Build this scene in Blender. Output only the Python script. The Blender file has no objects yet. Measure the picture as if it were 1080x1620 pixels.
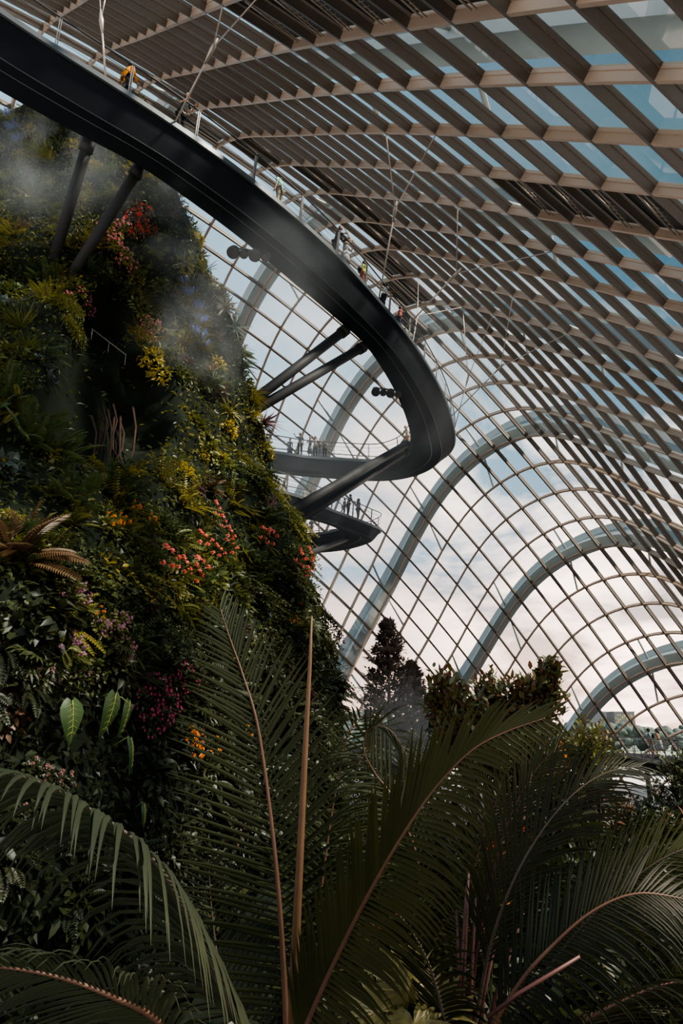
import bpy, bmesh, math, random
from math import sin, cos, pi, radians, sqrt, floor
from mathutils import Vector as V, Matrix, noise
from mathutils.bvhtree import BVHTree
import numpy as np
random.seed(11)
SC = bpy.context.scene
COL = SC.collection
FPX = 1080.0                       # focal length in pixels of the 1080x1620 frame
PITCH = math.atan((1155-810)/FPX)
CP, SP = cos(PITCH), sin(PITCH)
S = 2.7                            # metres per roof-grid unit
GROUND = -6.0                      # floor level, the eye is at z = 0

# ------------------------------------------------------------------ helpers
def ray(px, py):
    a, b = (px-540)/FPX, (810-py)/FPX
    return V((a, CP-SP*b, SP+CP*b))
def at(px, py, d): return ray(px, py)*d          # point at depth d along the view axis
def atz(px, py, z):
    r = ray(px, py); return r*(z/r.z)
def proj(p):
    y = p[1]*CP+p[2]*SP; z = -p[1]*SP+p[2]*CP
    if y <= .05: return (-9999, -9999, y)
    return (540+FPX*p[0]/y, 810-FPX*z/y, y)

class MB:
    def __init__(s): s.v, s.f, s.m, s.sm = [], [], [], []
    def vert(s, p): s.v.append((p[0], p[1], p[2])); return len(s.v)-1
    def face(s, ids, m=0, smooth=False): s.f.append(tuple(ids)); s.m.append(m); s.sm.append(smooth)
    def box(s, c, size, m=0, R=None):
        hx, hy, hz = size[0]/2, size[1]/2, size[2]/2
        b = len(s.v)
        for x in (-hx, hx):
            for y in (-hy, hy):
                for z in (-hz, hz):
                    p = V((x, y, z))
                    if R is not None: p = R @ p
                    s.vert(p+V(c))
        for q in ((0,1,3,2),(4,6,7,5),(0,4,5,1),(2,3,7,6),(0,2,6,4),(1,5,7,3)): s.face([b+i for i in q], m)
    def tube(s, pts, r, n=8, m=0, caps=True, smooth=True):
        pts = [V(p) for p in pts]
        rr = r if isinstance(r, (list, tuple)) else [r]*len(pts)
        prev = None; rings = []
        for i, p in enumerate(pts):
            t = (pts[min(i+1, len(pts)-1)]-pts[max(i-1, 0)])
            if t.length < 1e-9: t = V((0,0,1))
            t.normalize()
            if prev is None:
                a = V((0,0,1)) if abs(t.z) < .9 else V((1,0,0))
                u = t.cross(a).normalized()
            else:
                u = (prev-t*prev.dot(t))
                u = u.normalized() if u.length > 1e-6 else t.orthogonal().normalized()
            prev = u; w = t.cross(u)
            rings.append([s.vert(p+(u*cos(2*pi*k/n)+w*sin(2*pi*k/n))*rr[i]) for k in range(n)])
        for a, b in zip(rings, rings[1:]):
            for k in range(n): s.face((a[k], a[(k+1) % n], b[(k+1) % n], b[k]), m, smooth)
        if caps:
            s.face(rings[0][::-1], m); s.face(rings[-1], m)
    def sweep(s, stations, mats=None, closed=True, caps=True, smooth=False):
        """stations: list of equal-length point lists (profile per station)"""
        rings = [[s.vert(p) for p in st] for st in stations]
        n = len(rings[0])
        for a, b in zip(rings, rings[1:]):
            for k in range(n if closed else n-1):
                s.face((a[k], a[(k+1) % n], b[(k+1) % n], b[k]), mats[k] if mats else 0, smooth)
        if caps and closed: s.face(rings[0][::-1], 0); s.face(rings[-1], 0)
    def ball(s, c, r, m=0, seg=8, rings=6, sc=(1,1,1), R=None):
        c = V(c); g = []
        for i in range(rings+1):
            th = pi*i/rings; row = []
            for k in range(seg):
                p = V((r*sc[0]*sin(th)*cos(2*pi*k/seg), r*sc[1]*sin(th)*sin(2*pi*k/seg), r*sc[2]*cos(th)))
                if R is not None: p = R @ p
                row.append(s.vert(c+p))
            g.append(row)
        for a, b in zip(g, g[1:]):
            for k in range(seg): s.face((a[k], b[k], b[(k+1) % seg], a[(k+1) % seg]), m, True)
    def leaf(s, p, d, nrm, L, w, bend=.3, fold=.25, m=0, shape=0):
        """one leaf blade: 2 x 3 quads folded along its midrib; d direction, nrm upper side"""
        d = d.normalized(); nrm = (nrm-d*nrm.dot(d))
        nrm = nrm.normalized() if nrm.length > 1e-5 else d.orthogonal().normalized()
        sd = d.cross(nrm)
        prof = ((0,.12),(.35,1.0),(.7,.75),(1,.03)) if shape == 0 else ((0,.55),(.12,1.0),(.55,.72),(1,.02)) if shape == 1 else ((0,.55),(.3,1.0),(.65,.8),(1,.05))
        b = len(s.v)
        for t, ww in prof:
            c = p+d*(L*t)-nrm*(bend*L*t*t)
            h = w*.5*ww
            s.vert(c-sd*h+nrm*(fold*h)); s.vert(c); s.vert(c+sd*h+nrm*(fold*h))
        for i in range(3):
            for k in range(2): s.face((b+i*3+k, b+i*3+k+1, b+i*3+3+k+1, b+i*3+3+k), m, True)
    def quadleaf(s, p, d, nrm, L, w, m=0, bend=.2):
        """small leaf: two triangles either side of the midrib"""
        d = d.normalized(); nrm = (nrm-d*nrm.dot(d))
        nrm = nrm.normalized() if nrm.length > 1e-5 else d.orthogonal().normalized()
        sd = d.cross(nrm); b = len(s.v)
        s.vert(p); s.vert(p+d*L*.45+sd*w*.5+nrm*w*.12); s.vert(p+d*L-nrm*L*bend); s.vert(p+d*L*.45-sd*w*.5+nrm*w*.12)
        s.face((b, b+1, b+2), m); s.face((b, b+2, b+3), m)
    def mesh(s, name, mats):
        me = bpy.data.meshes.new(name)
        me.from_pydata(s.v, [], s.f)
        for m in (mats if isinstance(mats, (list, tuple)) else [mats]): me.materials.append(m)
        if s.f:
            me.polygons.foreach_set('material_index', s.m)
            me.polygons.foreach_set('use_smooth', s.sm)
        me.update(); return me
    def build(s, name, mats, parent=None, kind=None):
        o = bpy.data.objects.new(name, s.mesh(name, mats)); COL.objects.link(o)
        if parent is not None: o.parent = parent
        if kind: o['kind'] = kind
        return o
def tag(o, label=None, cat=None, group=None, kind=None):
    if label: o['label'] = label
    if cat: o['category'] = cat
    if group: o['group'] = group
    if kind: o['kind'] = kind
    return o
def empty(name, loc=(0,0,0), parent=None):
    o = bpy.data.objects.new(name, None); COL.objects.link(o); o.location = loc
    o.empty_display_size = .2
    if parent is not None: o.parent = parent
    return o
def local(o, pts):  # world points -> space of an unrotated empty
    return [V(p)-o.location for p in pts]

# ------------------------------------------------------------------ materials
def newmat(name):
    m = bpy.data.materials.new(name); m.use_nodes = True
    nt = m.node_tree; nt.nodes.clear()
    out = nt.nodes.new('ShaderNodeOutputMaterial')
    return m, nt, out
def N(nt, t, **kw):
    n = nt.nodes.new(t)
    for k, v in kw.items(): setattr(n, k, v)
    return n
def paint(name, col, rough=.5, metal=0.0, var=.15, scale=3.0, spec=.5, col2=None):
    m, nt, out = newmat(name)
    b = N(nt, 'ShaderNodeBsdfPrincipled'); tc = N(nt, 'ShaderNodeTexCoord'); nz = N(nt, 'ShaderNodeTexNoise')
    nz.inputs['Scale'].default_value = scale; nz.inputs['Detail'].default_value = 4
    mx = N(nt, 'ShaderNodeMix', data_type='RGBA')
    c2 = col2 or [c*(1-var) for c in col]; c1 = col if col2 else [min(1, c*(1+var)) for c in col]
    mx.inputs['A'].default_value = (*c1[:3], 1); mx.inputs['B'].default_value = (*c2[:3], 1)
    nt.links.new(tc.outputs['Object'], nz.inputs['Vector']); nt.links.new(nz.outputs['Fac'], mx.inputs['Factor'])
    nt.links.new(mx.outputs['Result'], b.inputs['Base Color'])
    b.inputs['Roughness'].default_value = rough; b.inputs['Metallic'].default_value = metal
    b.inputs['Specular IOR Level'].default_value = spec
    nt.links.new(b.outputs['BSDF'], out.inputs['Surface']); return m
def leafmat(name, c1, c2, trans=.3, rough=.45, scale=2.5, spec=.4):
    """foliage: colour varies leaf mass to leaf mass and plant to plant, some light passes through"""
    m, nt, out = newmat(name)
    b = N(nt, 'ShaderNodeBsdfPrincipled'); tl = N(nt, 'ShaderNodeBsdfTranslucent'); ad = N(nt, 'ShaderNodeMixShader')
    geo = N(nt, 'ShaderNodeNewGeometry'); nz = N(nt, 'ShaderNodeTexNoise'); nz.inputs['Scale'].default_value = scale
    nz.inputs['Detail'].default_value = 3
    oi = N(nt, 'ShaderNodeObjectInfo'); ma = N(nt, 'ShaderNodeMath', operation='MULTIPLY_ADD')
    ma.inputs[1].default_value = .5
    nt.links.new(geo.outputs['Position'], nz.inputs['Vector'])
    nt.links.new(oi.outputs['Random'], ma.inputs[0]); nt.links.new(nz.outputs['Fac'], ma.inputs[2])
    cr = N(nt, 'ShaderNodeValToRGB'); cr.color_ramp.elements[0].position = .35; cr.color_ramp.elements[1].position = 1.0
    cr.color_ramp.elements[0].color = (*c1, 1); cr.color_ramp.elements[1].color = (*c2, 1)
    nt.links.new(ma.outputs[0], cr.inputs['Fac'])
    nt.links.new(cr.outputs['Color'], b.inputs['Base Color']); nt.links.new(cr.outputs['Color'], tl.inputs['Color'])
    b.inputs['Roughness'].default_value = rough; b.inputs['Specular IOR Level'].default_value = spec
    ad.inputs[0].default_value = trans
    nt.links.new(b.outputs['BSDF'], ad.inputs[1]); nt.links.new(tl.outputs['BSDF'], ad.inputs[2])
    nt.links.new(ad.outputs[0], out.inputs['Surface']); return m
def glassmat(name, tint, refl=.06, rough=0.02):
    m, nt, out = newmat(name)
    tr = N(nt, 'ShaderNodeBsdfTransparent'); gl = N(nt, 'ShaderNodeBsdfGlossy'); mx = N(nt, 'ShaderNodeMixShader')
    lw = N(nt, 'ShaderNodeLayerWeight'); lw.inputs['Blend'].default_value = .25
    mr = N(nt, 'ShaderNodeMath', operation='MULTIPLY_ADD'); mr.inputs[1].default_value = .35; mr.inputs[2].default_value = refl
    nz = N(nt, 'ShaderNodeTexNoise'); nz.inputs['Scale'].default_value = .9; nz.inputs['Detail'].default_value = 6
    geo = N(nt, 'ShaderNodeNewGeometry'); cr = N(nt, 'ShaderNodeMix', data_type='RGBA')
    cr.inputs['A'].default_value = (*[t*.93 for t in tint], 1); cr.inputs['B'].default_value = (*tint, 1)
    nt.links.new(geo.outputs['Position'], nz.inputs['Vector']); nt.links.new(nz.outputs['Fac'], cr.inputs['Factor'])
    nt.links.new(cr.outputs['Result'], tr.inputs['Color'])
    gl.inputs['Roughness'].default_value = rough; gl.inputs['Color'].default_value = (.8, .9, .95, 1)
    nt.links.new(lw.outputs['Fresnel'], mr.inputs[0]); nt.links.new(mr.outputs[0], mx.inputs[0])
    nt.links.new(tr.outputs[0], mx.inputs[1]); nt.links.new(gl.outputs[0], mx.inputs[2])
    nt.links.new(mx.outputs[0], out.inputs['Surface']); return m

M = {}
M['frame'] = paint('frame_paint', (.47, .335, .25), .45, .25, .08, 1.2)
M['frame_dark'] = paint('fin_paint', (.098, .074, .058), .5, .2, .1, 1.5)
M['lit_ledge'] = paint('lit_ledge_strip', (.85, .66, .54), .45, .0, .08, 4)  # step along the beams, the light it catches put into a pale colour
M['vent'] = paint('vent_panel', (.035, .034, .034), .6, 0, .2, 2)
M['steel_pale'] = paint('arch_pale_steel', (.46, .46, .44), .45, .2, .08, .6)
M['steel_mid'] = paint('arch_web_steel', (.20, .22, .225), .5, .2, .12, .6)
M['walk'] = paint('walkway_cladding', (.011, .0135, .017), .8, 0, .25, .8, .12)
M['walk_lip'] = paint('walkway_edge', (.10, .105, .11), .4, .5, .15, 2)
M['strut'] = paint('strut_paint', (.034, .034, .036), .65, 0, .15, 2, .25)
M['rail'] = paint('railing_steel', (.30, .27, .25), .4, .6, .1, 5)
M['rail_dark'] = paint('railing_dark', (.06, .058, .058), .5, .4, .1, 5)
M['rod'] = paint('hanger_steel', (.55, .46, .40), .4, .5, .08, 4)
M['glass'] = glassmat('roof_glass', (.76, .86, .88))
M['balustrade'] = glassmat('mesh_infill', (.74, .75, .76), .02, .3)
M['soil'] = paint('wall_soil', (.012, .016, .010), .95, 0, .5, 1.6, .1)
M['bark'] = paint('bark', (.075, .048, .032), .9, 0, .35, 6, .2)
M['root'] = paint('hanging_root', (.055,.032,.023), .9, 0, .35, 5, .2)
M['floor'] = paint('garden_floor', (.05, .055, .06), .7, 0, .3, .8, .3)
M['path'] = paint('slate_path', (.16, .19, .23), .45, 0, .2, 1.5, .5)
# ------------------------------------------------------------------ camera, sky, sun
cam = bpy.data.cameras.new('camera'); cam.sensor_fit = 'VERTICAL'; cam.sensor_height = 36; cam.lens = 24
cam.clip_end = 6000; cam.clip_start = .05
co = bpy.data.objects.new('camera', cam); COL.objects.link(co); co.rotation_euler = (pi/2+PITCH, 0, 0)
SC.camera = co
w = bpy.data.worlds.new('sky'); SC.world = w; w.use_nodes = True
nt = w.node_tree; nt.nodes.clear()
wo = N(nt, 'ShaderNodeOutputWorld'); bg = N(nt, 'ShaderNodeBackground')
tc = N(nt, 'ShaderNodeTexCoord'); sx = N(nt, 'ShaderNodeSeparateXYZ')
nt.links.new(tc.outputs['Generated'], sx.inputs[0])
# clear-sky colour by elevation
rp = N(nt, 'ShaderNodeValToRGB'); e = rp.color_ramp.elements
e[0].position = 0.0; e[0].color = (.85, .62, .52, 1); e[1].position = 1.0; e[1].color = (.18, .29, .34, 1)
k = rp.color_ramp.elements.new(.10); k.color = (.80, .62, .55, 1)
k = rp.color_ramp.elements.new(.22); k.color = (.27, .36, .45, 1)
k = rp.color_ramp.elements.new(.62); k.color = (.20, .30, .36, 1)
nt.links.new(sx.outputs['Z'], rp.inputs['Fac'])
# clouds: direction flattened onto a cloud layer
dv = N(nt, 'ShaderNodeVectorMath', operation='DIVIDE'); ad = N(nt, 'ShaderNodeMath', operation='ADD'); ad.inputs[1].default_value = .28
cx = N(nt, 'ShaderNodeCombineXYZ'); nt.links.new(sx.outputs['Z'], ad.inputs[0])
for i in range(3): nt.links.new(ad.outputs[0], cx.inputs[i])
nt.links.new(tc.outputs['Generated'], dv.inputs[0]); nt.links.new(cx.outputs[0], dv.inputs[1])
nz = N(nt, 'ShaderNodeTexNoise'); nz.inputs['Scale'].default_value = 2.1; nz.inputs['Detail'].default_value = 9; nz.inputs['Roughness'].default_value = .58
nz.inputs['Distortion'].default_value = .25
nt.links.new(dv.outputs[0], nz.inputs['Vector'])
cr = N(nt, 'ShaderNodeValToRGB'); cr.color_ramp.elements[0].position = .43; cr.color_ramp.elements[1].position = .60
nt.links.new(nz.outputs['Fac'], cr.inputs['Fac'])
# sun side brighter, warm
sd = N(nt, 'ShaderNodeVectorMath', operation='DOT_PRODUCT'); sd.inputs[1].default_value = V((.45, .88, .12)).normalized()
nt.links.new(tc.outputs['Generated'], sd.inputs[0])
sr = N(nt, 'ShaderNodeValToRGB'); sr.color_ramp.elements[0].position = .72; sr.color_ramp.elements[1].position = 1.0
sr.color_ramp.elements[0].color = (.25, .31, .37, 1); sr.color_ramp.elements[1].color = (2.6, 2.0, 1.75, 1)
k = sr.color_ramp.elements.new(.91); k.color = (.90, .72, .65, 1)
nt.links.new(sd.outputs['Value'], sr.inputs['Fac'])
mx = N(nt, 'ShaderNodeMix', data_type='RGBA')
nt.links.new(cr.outputs['Color'], mx.inputs['Factor']); nt.links.new(rp.outputs['Color'], mx.inputs['A']); nt.links.new(sr.outputs['Color'], mx.inputs['B'])
# heavier teal-grey cloud towards the upper right
dk = N(nt, 'ShaderNodeVectorMath', operation='DOT_PRODUCT'); dk.inputs[1].default_value = V((.62, .42, .75)).normalized()
nt.links.new(tc.outputs['Generated'], dk.inputs[0])
dr = N(nt, 'ShaderNodeValToRGB'); dr.color_ramp.elements[0].position = .68; dr.color_ramp.elements[1].position = .95
dr.color_ramp.elements[0].color = (1, 1, 1, 1); dr.color_ramp.elements[1].color = (.12, .21, .25, 1)
nt.links.new(dk.outputs['Value'], dr.inputs['Fac'])
ml = N(nt, 'ShaderNodeMix', data_type='RGBA', blend_type='MULTIPLY'); ml.inputs['Factor'].default_value = 1
# warm haze low in the sky
wr = N(nt, 'ShaderNodeValToRGB'); wr.color_ramp.elements[0].position = 0; wr.color_ramp.elements[1].position = .42
wr.color_ramp.elements[0].color = (1, .78, .69, 1); wr.color_ramp.elements[1].color = (1, 1, 1, 1)
k = wr.color_ramp.elements.new(.2); k.color = (1, .85, .79, 1)
nt.links.new(sx.outputs['Z'], wr.inputs['Fac'])
wm = N(nt, 'ShaderNodeMix', data_type='RGBA', blend_type='MULTIPLY'); wm.inputs['Factor'].default_value = 1
nt.links.new(mx.outputs['Result'], wm.inputs['A']); nt.links.new(wr.outputs['Color'], wm.inputs['B'])
nt.links.new(wm.outputs['Result'], ml.inputs['A']); nt.links.new(dr.outputs['Color'], ml.inputs['B'])
nt.links.new(ml.outputs['Result'], bg.inputs['Color']); bg.inputs['Strength'].default_value = 1.3
nt.links.new(bg.outputs[0], wo.inputs['Surface'])
SC.view_settings.view_transform = 'AgX'; SC.view_settings.look = 'AgX - Medium High Contrast'
SC.view_settings.exposure = 1.0; SC.view_settings.gamma = 1.1
sl = bpy.data.lights.new('sun', 'SUN'); sl.energy = 5.5; sl.angle = radians(6); sl.color = (1, .84, .70)
so = bpy.data.objects.new('sun', sl); COL.objects.link(so)
so.rotation_euler = V((-.62, .22, -.72)).to_track_quat('-Z', 'Y').to_euler()   # sun high on the right
SC.cycles.transparent_max_bounces = 24; SC.cycles.max_bounces = 7; SC.cycles.diffuse_bounces = 3; SC.cycles.glossy_bounces = 2
SC.cycles.volume_bounces = 1

# ------------------------------------------------------------------ the glass roof grid
CX = np.array([[-16.724, 8.326, 2.771], [-15.31, 9.064, 7.172], [-13.844, 8.481, 10.15], [-12.23, 7.047, 11.414], [-10.556, 5.249, 10.898], [-8.815, 3.509, 8.939], [-7.106, 1.984, 6.269], [-5.389, 0.232, 3.724], [-4.315, -2.058, 1.378], [-3.721, -5.026, -0.645], [-11.526, 11.159, 2.15], [-10.799, 13.363, 6.531], [-9.79, 13.603, 10.147], [-8.585, 11.83, 12.965], [-6.917, 9.457, 13.418], [-5.182, 7.531, 11.419], [-3.691, 5.492, 8.93], [-1.974, 3.372, 6.575], [-0.435, 1.244, 4.064], [1.495, -1.0, 1.687], [-7.102, 14.113, 1.159], [-6.752, 16.909, 5.482], [-5.784, 17.696, 9.195], [-4.742, 15.612, 12.816], [-2.827, 12.846, 13.612], [-1.089, 10.913, 11.319], [0.464, 8.472, 8.975], [1.791, 6.234, 6.542], [3.516, 4.214, 4.269], [6.197, 2.484, 2.014], [-3.441, 17.322, -0.417], [-3.178, 19.724, 4.014], [-1.932, 20.531, 7.682], [-0.64, 18.517, 11.06], [2.036, 15.634, 11.357], [3.333, 13.06, 9.017], [4.333, 10.828, 7.048], [5.984, 8.876, 4.893], [8.027, 6.799, 2.687], [10.362, 5.119, 0.471], [-0.608, 20.478, -2.476], [0.194, 22.248, 1.486], [1.935, 22.57, 4.399], [3.4, 20.527, 7.738], [5.795, 18.121, 8.518], [6.665, 15.582, 6.387], [8.732, 12.864, 4.109], [9.85, 10.785, 1.718], [11.374, 8.608, -0.53], [13.167, 6.714, -2.949], [1.401, 22.58, -4.978], [3.169, 23.821, -1.831], [5.419, 23.765, 0.154], [6.89, 21.925, 3.583], [9.404, 18.996, 4.194], [9.371, 16.305, 1.703], [10.41, 13.75, 0.217], [11.696, 11.519, -2.25], [13.036, 9.29, -5.158], [14.334, 7.206, -8.447], [3.103, 23.141, -9.22], [5.737, 24.006, -6.648], [8.073, 23.785, -4.413], [9.71, 22.339, -1.103], [12.033, 19.421, -0.22], [12.699, 16.215, -2.731], [12.757, 13.396, -4.922], [12.991, 10.893, -7.871], [13.252, 8.57, -11.638], [13.391, 6.426, -16.115], [4.443, 22.086, -15.555], [7.647, 22.938, -12.121], [10.17, 22.878, -8.515], [12.352, 21.791, -5.399], [14.438, 19.214, -4.545], [15.698, 15.667, -6.696], [15.332, 12.154, -10.379], [14.058, 9.038, -14.847], [12.32, 6.422, -20.086], [10.28, 4.232, -26.136]])
NU, NV, U0, V0 = 8, 10, -3.0, -27.0
HU, HV = 27.0/5, 38.0/7
def bas(t, t0, h, n):
    s = (t-t0)/h; i = max(0, min(n-4, int(floor(s)))); f = s-i
    return i, np.array(((1-f)**3/6, (3*f**3-6*f**2+4)/6, (-3*f**3+3*f**2+3*f+1)/6, f**3/6)), np.array((-(1-f)**2/2, (3*f*f-4*f)/2, (-3*f*f+2*f+1)/2, f*f/2))/h
CXG = CX.reshape(NU, NV, 3)
def surf0(u, v):
    i, bu, du = bas(u, U0, HU, NU); j, bv, dvv = bas(v, V0, HV, NV)
    g = CXG[i:i+4, j:j+4]
    return (np.einsum('i,j,ijk->k', bu, bv, g), np.einsum('i,j,ijk->k', du, bv, g), np.einsum('i,j,ijk->k', bu, dvv, g))
UMIN, UMAX, VMIN, VMAX = -2.9, 24.0, -25.5, 10.5
def surf(u, v):
    """roof surface at grid place (u, v): point, outward normal; carried on straight past the fitted part"""
    uc, vc = min(max(u, UMIN), UMAX), min(max(v, VMIN), VMAX)
    p, pu, pv = surf0(uc, vc)
    if v < vc: pv = pv*1.0; 
    p = p+pu*(u-uc)+pv*(v-vc)
    n = V(pu).cross(V(pv)).normalized()
    c = V((4, 12, 2))-V(p)
    if n.dot(c) > 0: n = -n
    return V(p)*S, n
RA, RB = range(-6, 27), range(-36, 16)
grid = {}
for a in RA:
    for b in RB: grid[a, b] = surf(a, b)
def keep(p): return p.z > GROUND-.3
roof = empty('ceiling', (0,0,0)); roof['kind'] = 'structure'
D, Wd = .34, .062                 # beam depth outward from the inner edge, half width
def beam(pts, along_other):
    st = []
    for p, n, s in pts:
        a, c = Wd, Wd+.024
        st.append([p-s*a, p+s*a, p+n*(D*.66)+s*a, p+n*(D*.66)+s*c, p+n*D+s*c, p+n*D-s*c, p+n*(D*.66)-s*c, p+n*(D*.66)-s*a])
    return st
BM = [0, 0, 1, 0, 0, 0, 1, 0]
def run(fixed, rng, is_a):
    pts = []
    lo, hi = rng[0], rng[-1]
    t = lo
    seq = []
    while t <= hi+1e-6:
        u, v = (fixed, t) if is_a else (t, fixed)
        p, n = surf(u, v); seq.append((p, n)); t += .5
    out, cur = [], []
    for i, (p, n) in enumerate(seq):
        q = seq[min(i+1, len(seq)-1)][0]-seq[max(i-1, 0)][0]
        s = q.cross(n).normalized()
        if keep(p) : cur.append((p, n, s))
        elif cur: out.append(cur); cur = []
    if cur: out.append(cur)
    return max(out, key=len) if out else []
for a in RA:
    pts = run(a, RB, True)
    if len(pts) > 3:
        mb = MB(); mb.sweep(beam(pts, None), BM); mb.build('arch_beam', [M['frame'], M['lit_ledge']], roof)
for b in RB:
    pts = run(b, RA, False)
    if len(pts) > 3:
        mb = MB(); mb.sweep(beam(pts, None), BM); mb.build('fin_beam', [M['frame_dark'], M['lit_ledge']], roof)
gm = MB(); gv = {}
for a in RA:
    for b in RB:
        p, n = grid[a, b]; gv[a, b] = gm.vert(p+n*(D*.9))
for a in list(RA)[:-1]:
    for b in list(RB)[:-1]:
        if all(keep(grid[x][0]) for x in ((a,b),(a+1,b),(a+1,b+1),(a,b+1))):
            gm.face((gv[a,b], gv[a+1,b], gv[a+1,b+1], gv[a,b+1]), 0, True)
gm.build('glass_panes', M['glass'], roof)
# opened vent flaps: dark panels with an actuator arm
def bil(a, b, fa, fb, off):
    p, n = surf(a+fa, b+fb); return p+n*off
vents = [(3, 4),(3, 5),(3, 6),(3, 7),(-1, 4),(-1, 5),(-1, 6),(-1, 7),(-1, 8),(-1, 3),
         (4, -6),(4, -7),(5, -8),(5, -7),(3, -6),(3, -7),(6, -9),(6, -10),(7, -10),(7, -11),(2,-8),(2,-9),(1,-10),(8,-12)]
for a, b in vents:
    mb = MB()
    q = [bil(a, b, .06, .10, .26), bil(a, b, .94, .10, .26), bil(a, b, .94, .90, .26), bil(a, b, .06, .90, .26)]
    n = surf(a+.5, b+.5)[1]
    ids = [mb.vert(x) for x in q]+[mb.vert(x+n*.03) for x in q]
    for f in ((0,1,2,3),(7,6,5,4),(0,4,5,1),(1,5,6,2),(2,6,7,3),(3,7,4,0)): mb.face([ids[i] for i in f])
    pn = mb.build('vent_panel', M['vent'], roof)
    ar = MB(); ar.tube([bil(a, b, .15, .45, .22), bil(a, b, .9, .52, .05)], .028, 6)
    ar.tube([bil(a, b, .15, .6, .22), bil(a, b, .9, .62, .05)], .02, 6)
    for k in range(6): ar.tube([bil(a, b, .45+.07*k, .45, .2-.02*k), bil(a, b, .45+.07*k, .62, .2-.02*k)], .014, 5)
    ar.build('actuator_arm', M['rod'], pn)

# big outer steel arches, one every four arch beams
for idx, a in enumerate((1, 5, 9, 13, 17, 21, 25)):
    root = empty('steel_arch', surf(a, -10)[0])
    tag(root, ['pale steel arch outside the roof glass above the near end of the walkway',
               'pale steel arch outside the glass between planted wall top and the paired struts',
               'pale steel arch outside the glass crossing behind the people on the curved walkway',
               'long grey steel arch rising right of the walkway tip, its foot by the tall conifer',
               'grey steel arch outside the glass springing from behind the bushy glossy shrub',
               'grey steel arch at right, springing beside the two distant tower blocks',
               'pale steel arch at the far end of the glasshouse, beyond the footbridge'][idx], 'arch', 'steel arches outside the glass roof')
    st, web = [], []
    bs = [x*.5 for x in range(-72, 31)]
    pr = []
    for b in bs:
        p, n = surf(a, b)
        if p.z < GROUND-1: continue
        q = surf(a+.3, b)[0]-surf(a-.3, b)[0]; u = q.normalized()
        p = p-root.location
        pr.append((p, n, u))
    inn = [[p+n*.95+u*.55, p+n*1.25+u*.62, p+n*1.25-u*.62, p+n*.95-u*.55] for p, n, u in pr]
    mid = [[p+n*1.25+u*.42, p+n*2.25+u*.42, p+n*2.25-u*.42, p+n*1.25-u*.42] for p, n, u in pr]
    out_ = [[p+n*2.25+u*.42, p+n*2.75+u*.80, p+n*2.75-u*.80, p+n*2.25-u*.42] for p, n, u in pr]
    mb = MB(); mb.sweep(inn); mb.build('inner_flange', M['steel_pale'], root)
    mb = MB(); mb.sweep(mid); mb.build('web', M['steel_mid'], root)
    mb = MB(); mb.sweep(out_); mb.build('outer_flange', M['steel_pale'], root)
    for b in range(-30, 12, 4):
        p, n = surf(a, b)
        if p.z < GROUND+1: continue
        for da in (-1, 1):
            t, tn = surf(a+da, b-da*.5)
            mb = MB(); mb.tube(local(root, [p+n*1.5, t+tn*.45]), .09, 8); mb.build('strut', M['steel_pale'], root)
# ------------------------------------------------------------------ ground, outside, far land
fl = MB()
nx, ny = 60, 60
ids = {}
for i in range(nx+1):
    for j in range(ny+1):
        x, y = -40+90*i/nx, -6+90*j/ny
        z = GROUND+.25*noise.noise(V((x*.2, y*.2, 0)))
        ids[i, j] = fl.vert((x, y, z))
for i in range(nx):
    for j in range(ny): fl.face((ids[i,j], ids[i+1,j], ids[i+1,j+1], ids[i,j+1]), 0, True)
fl.build('floor', M['floor'], None, 'structure')
M['bay'] = paint('bay_water', (.50, .53, .53), .25, 0, .08, .02)  # pale tone holds both the water and the horizon haze
gb = MB(); q = [gb.vert(p) for p in ((-1500,-200,-9),(1500,-200,-9),(1500,3000,-9),(-1500,3000,-9))]; gb.face(q)
gb.build('ground', M['bay'], None, 'structure')
M['far_tree'] = leafmat('far_trees', (.075, .10, .09), (.13, .155, .13), .1, .8, .05)  # leaf colour raised to hold the distance haze
M['far_lawn'] = paint('far_lawn', (.30, .33, .26), .9, 0, .2, .02)
ln = MB(); q = [ln.vert(p) for p in ((60,150,-8.6),(520,150,-8.6),(520,420,-8.6),(60,420,-8.6))]; ln.face(q)
ln.build('lawn', M['far_lawn'], None, 'structure')
def far_tree(x, y, h, w, label):
    mb = MB(); rnd = random.Random(int(x*7+y))
    for k in range(18):
        c = V((x+rnd.uniform(-.5,.5)*w, y+rnd.uniform(-.5,.5)*w, -9+h*(.12+.74*k/17)))
        b0 = len(mb.v); mb.ball(c, w*rnd.uniform(.13,.25), 0, 14, 10, (1,1,.85))
        for i in range(b0, len(mb.v)):
            p = V(mb.v[i]); mb.v[i] = tuple(p+(p-c).normalized()*w*.09*noise.noise(p*.4))
    o = mb.build('distant_tree', M['far_tree']); tag(o, label, 'tree', 'trees across the water')
    t = MB(); t.tube([(x, y, -9), (x, y, -9+h*.6)], w*.04, 6); t.build('trunk', M['bark'], o)
rt = random.Random(5)
for k in range(24):
    px = 880+ (k/24)*330 + rt.uniform(-6, 6)
    d = rt.uniform(290, 430)
    top = 1147+rt.uniform(-4, 5) + (4 if px > 1010 else 0)
    p = at(px, top, d)
    far_tree(p.x, p.y, p.z+9, rt.uniform(9, 13), 'hazy round tree in the far row across the water, behind the footbridge')
for k in range(8):
    px = 540+k*12+rt.uniform(-4, 4); p = at(px, 1127+rt.uniform(-6, 12), rt.uniform(170, 200))
    far_tree(p.x, p.y, p.z+9, rt.uniform(8, 12), 'blue-green tree outside the glass, left of the tall conifers')
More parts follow.
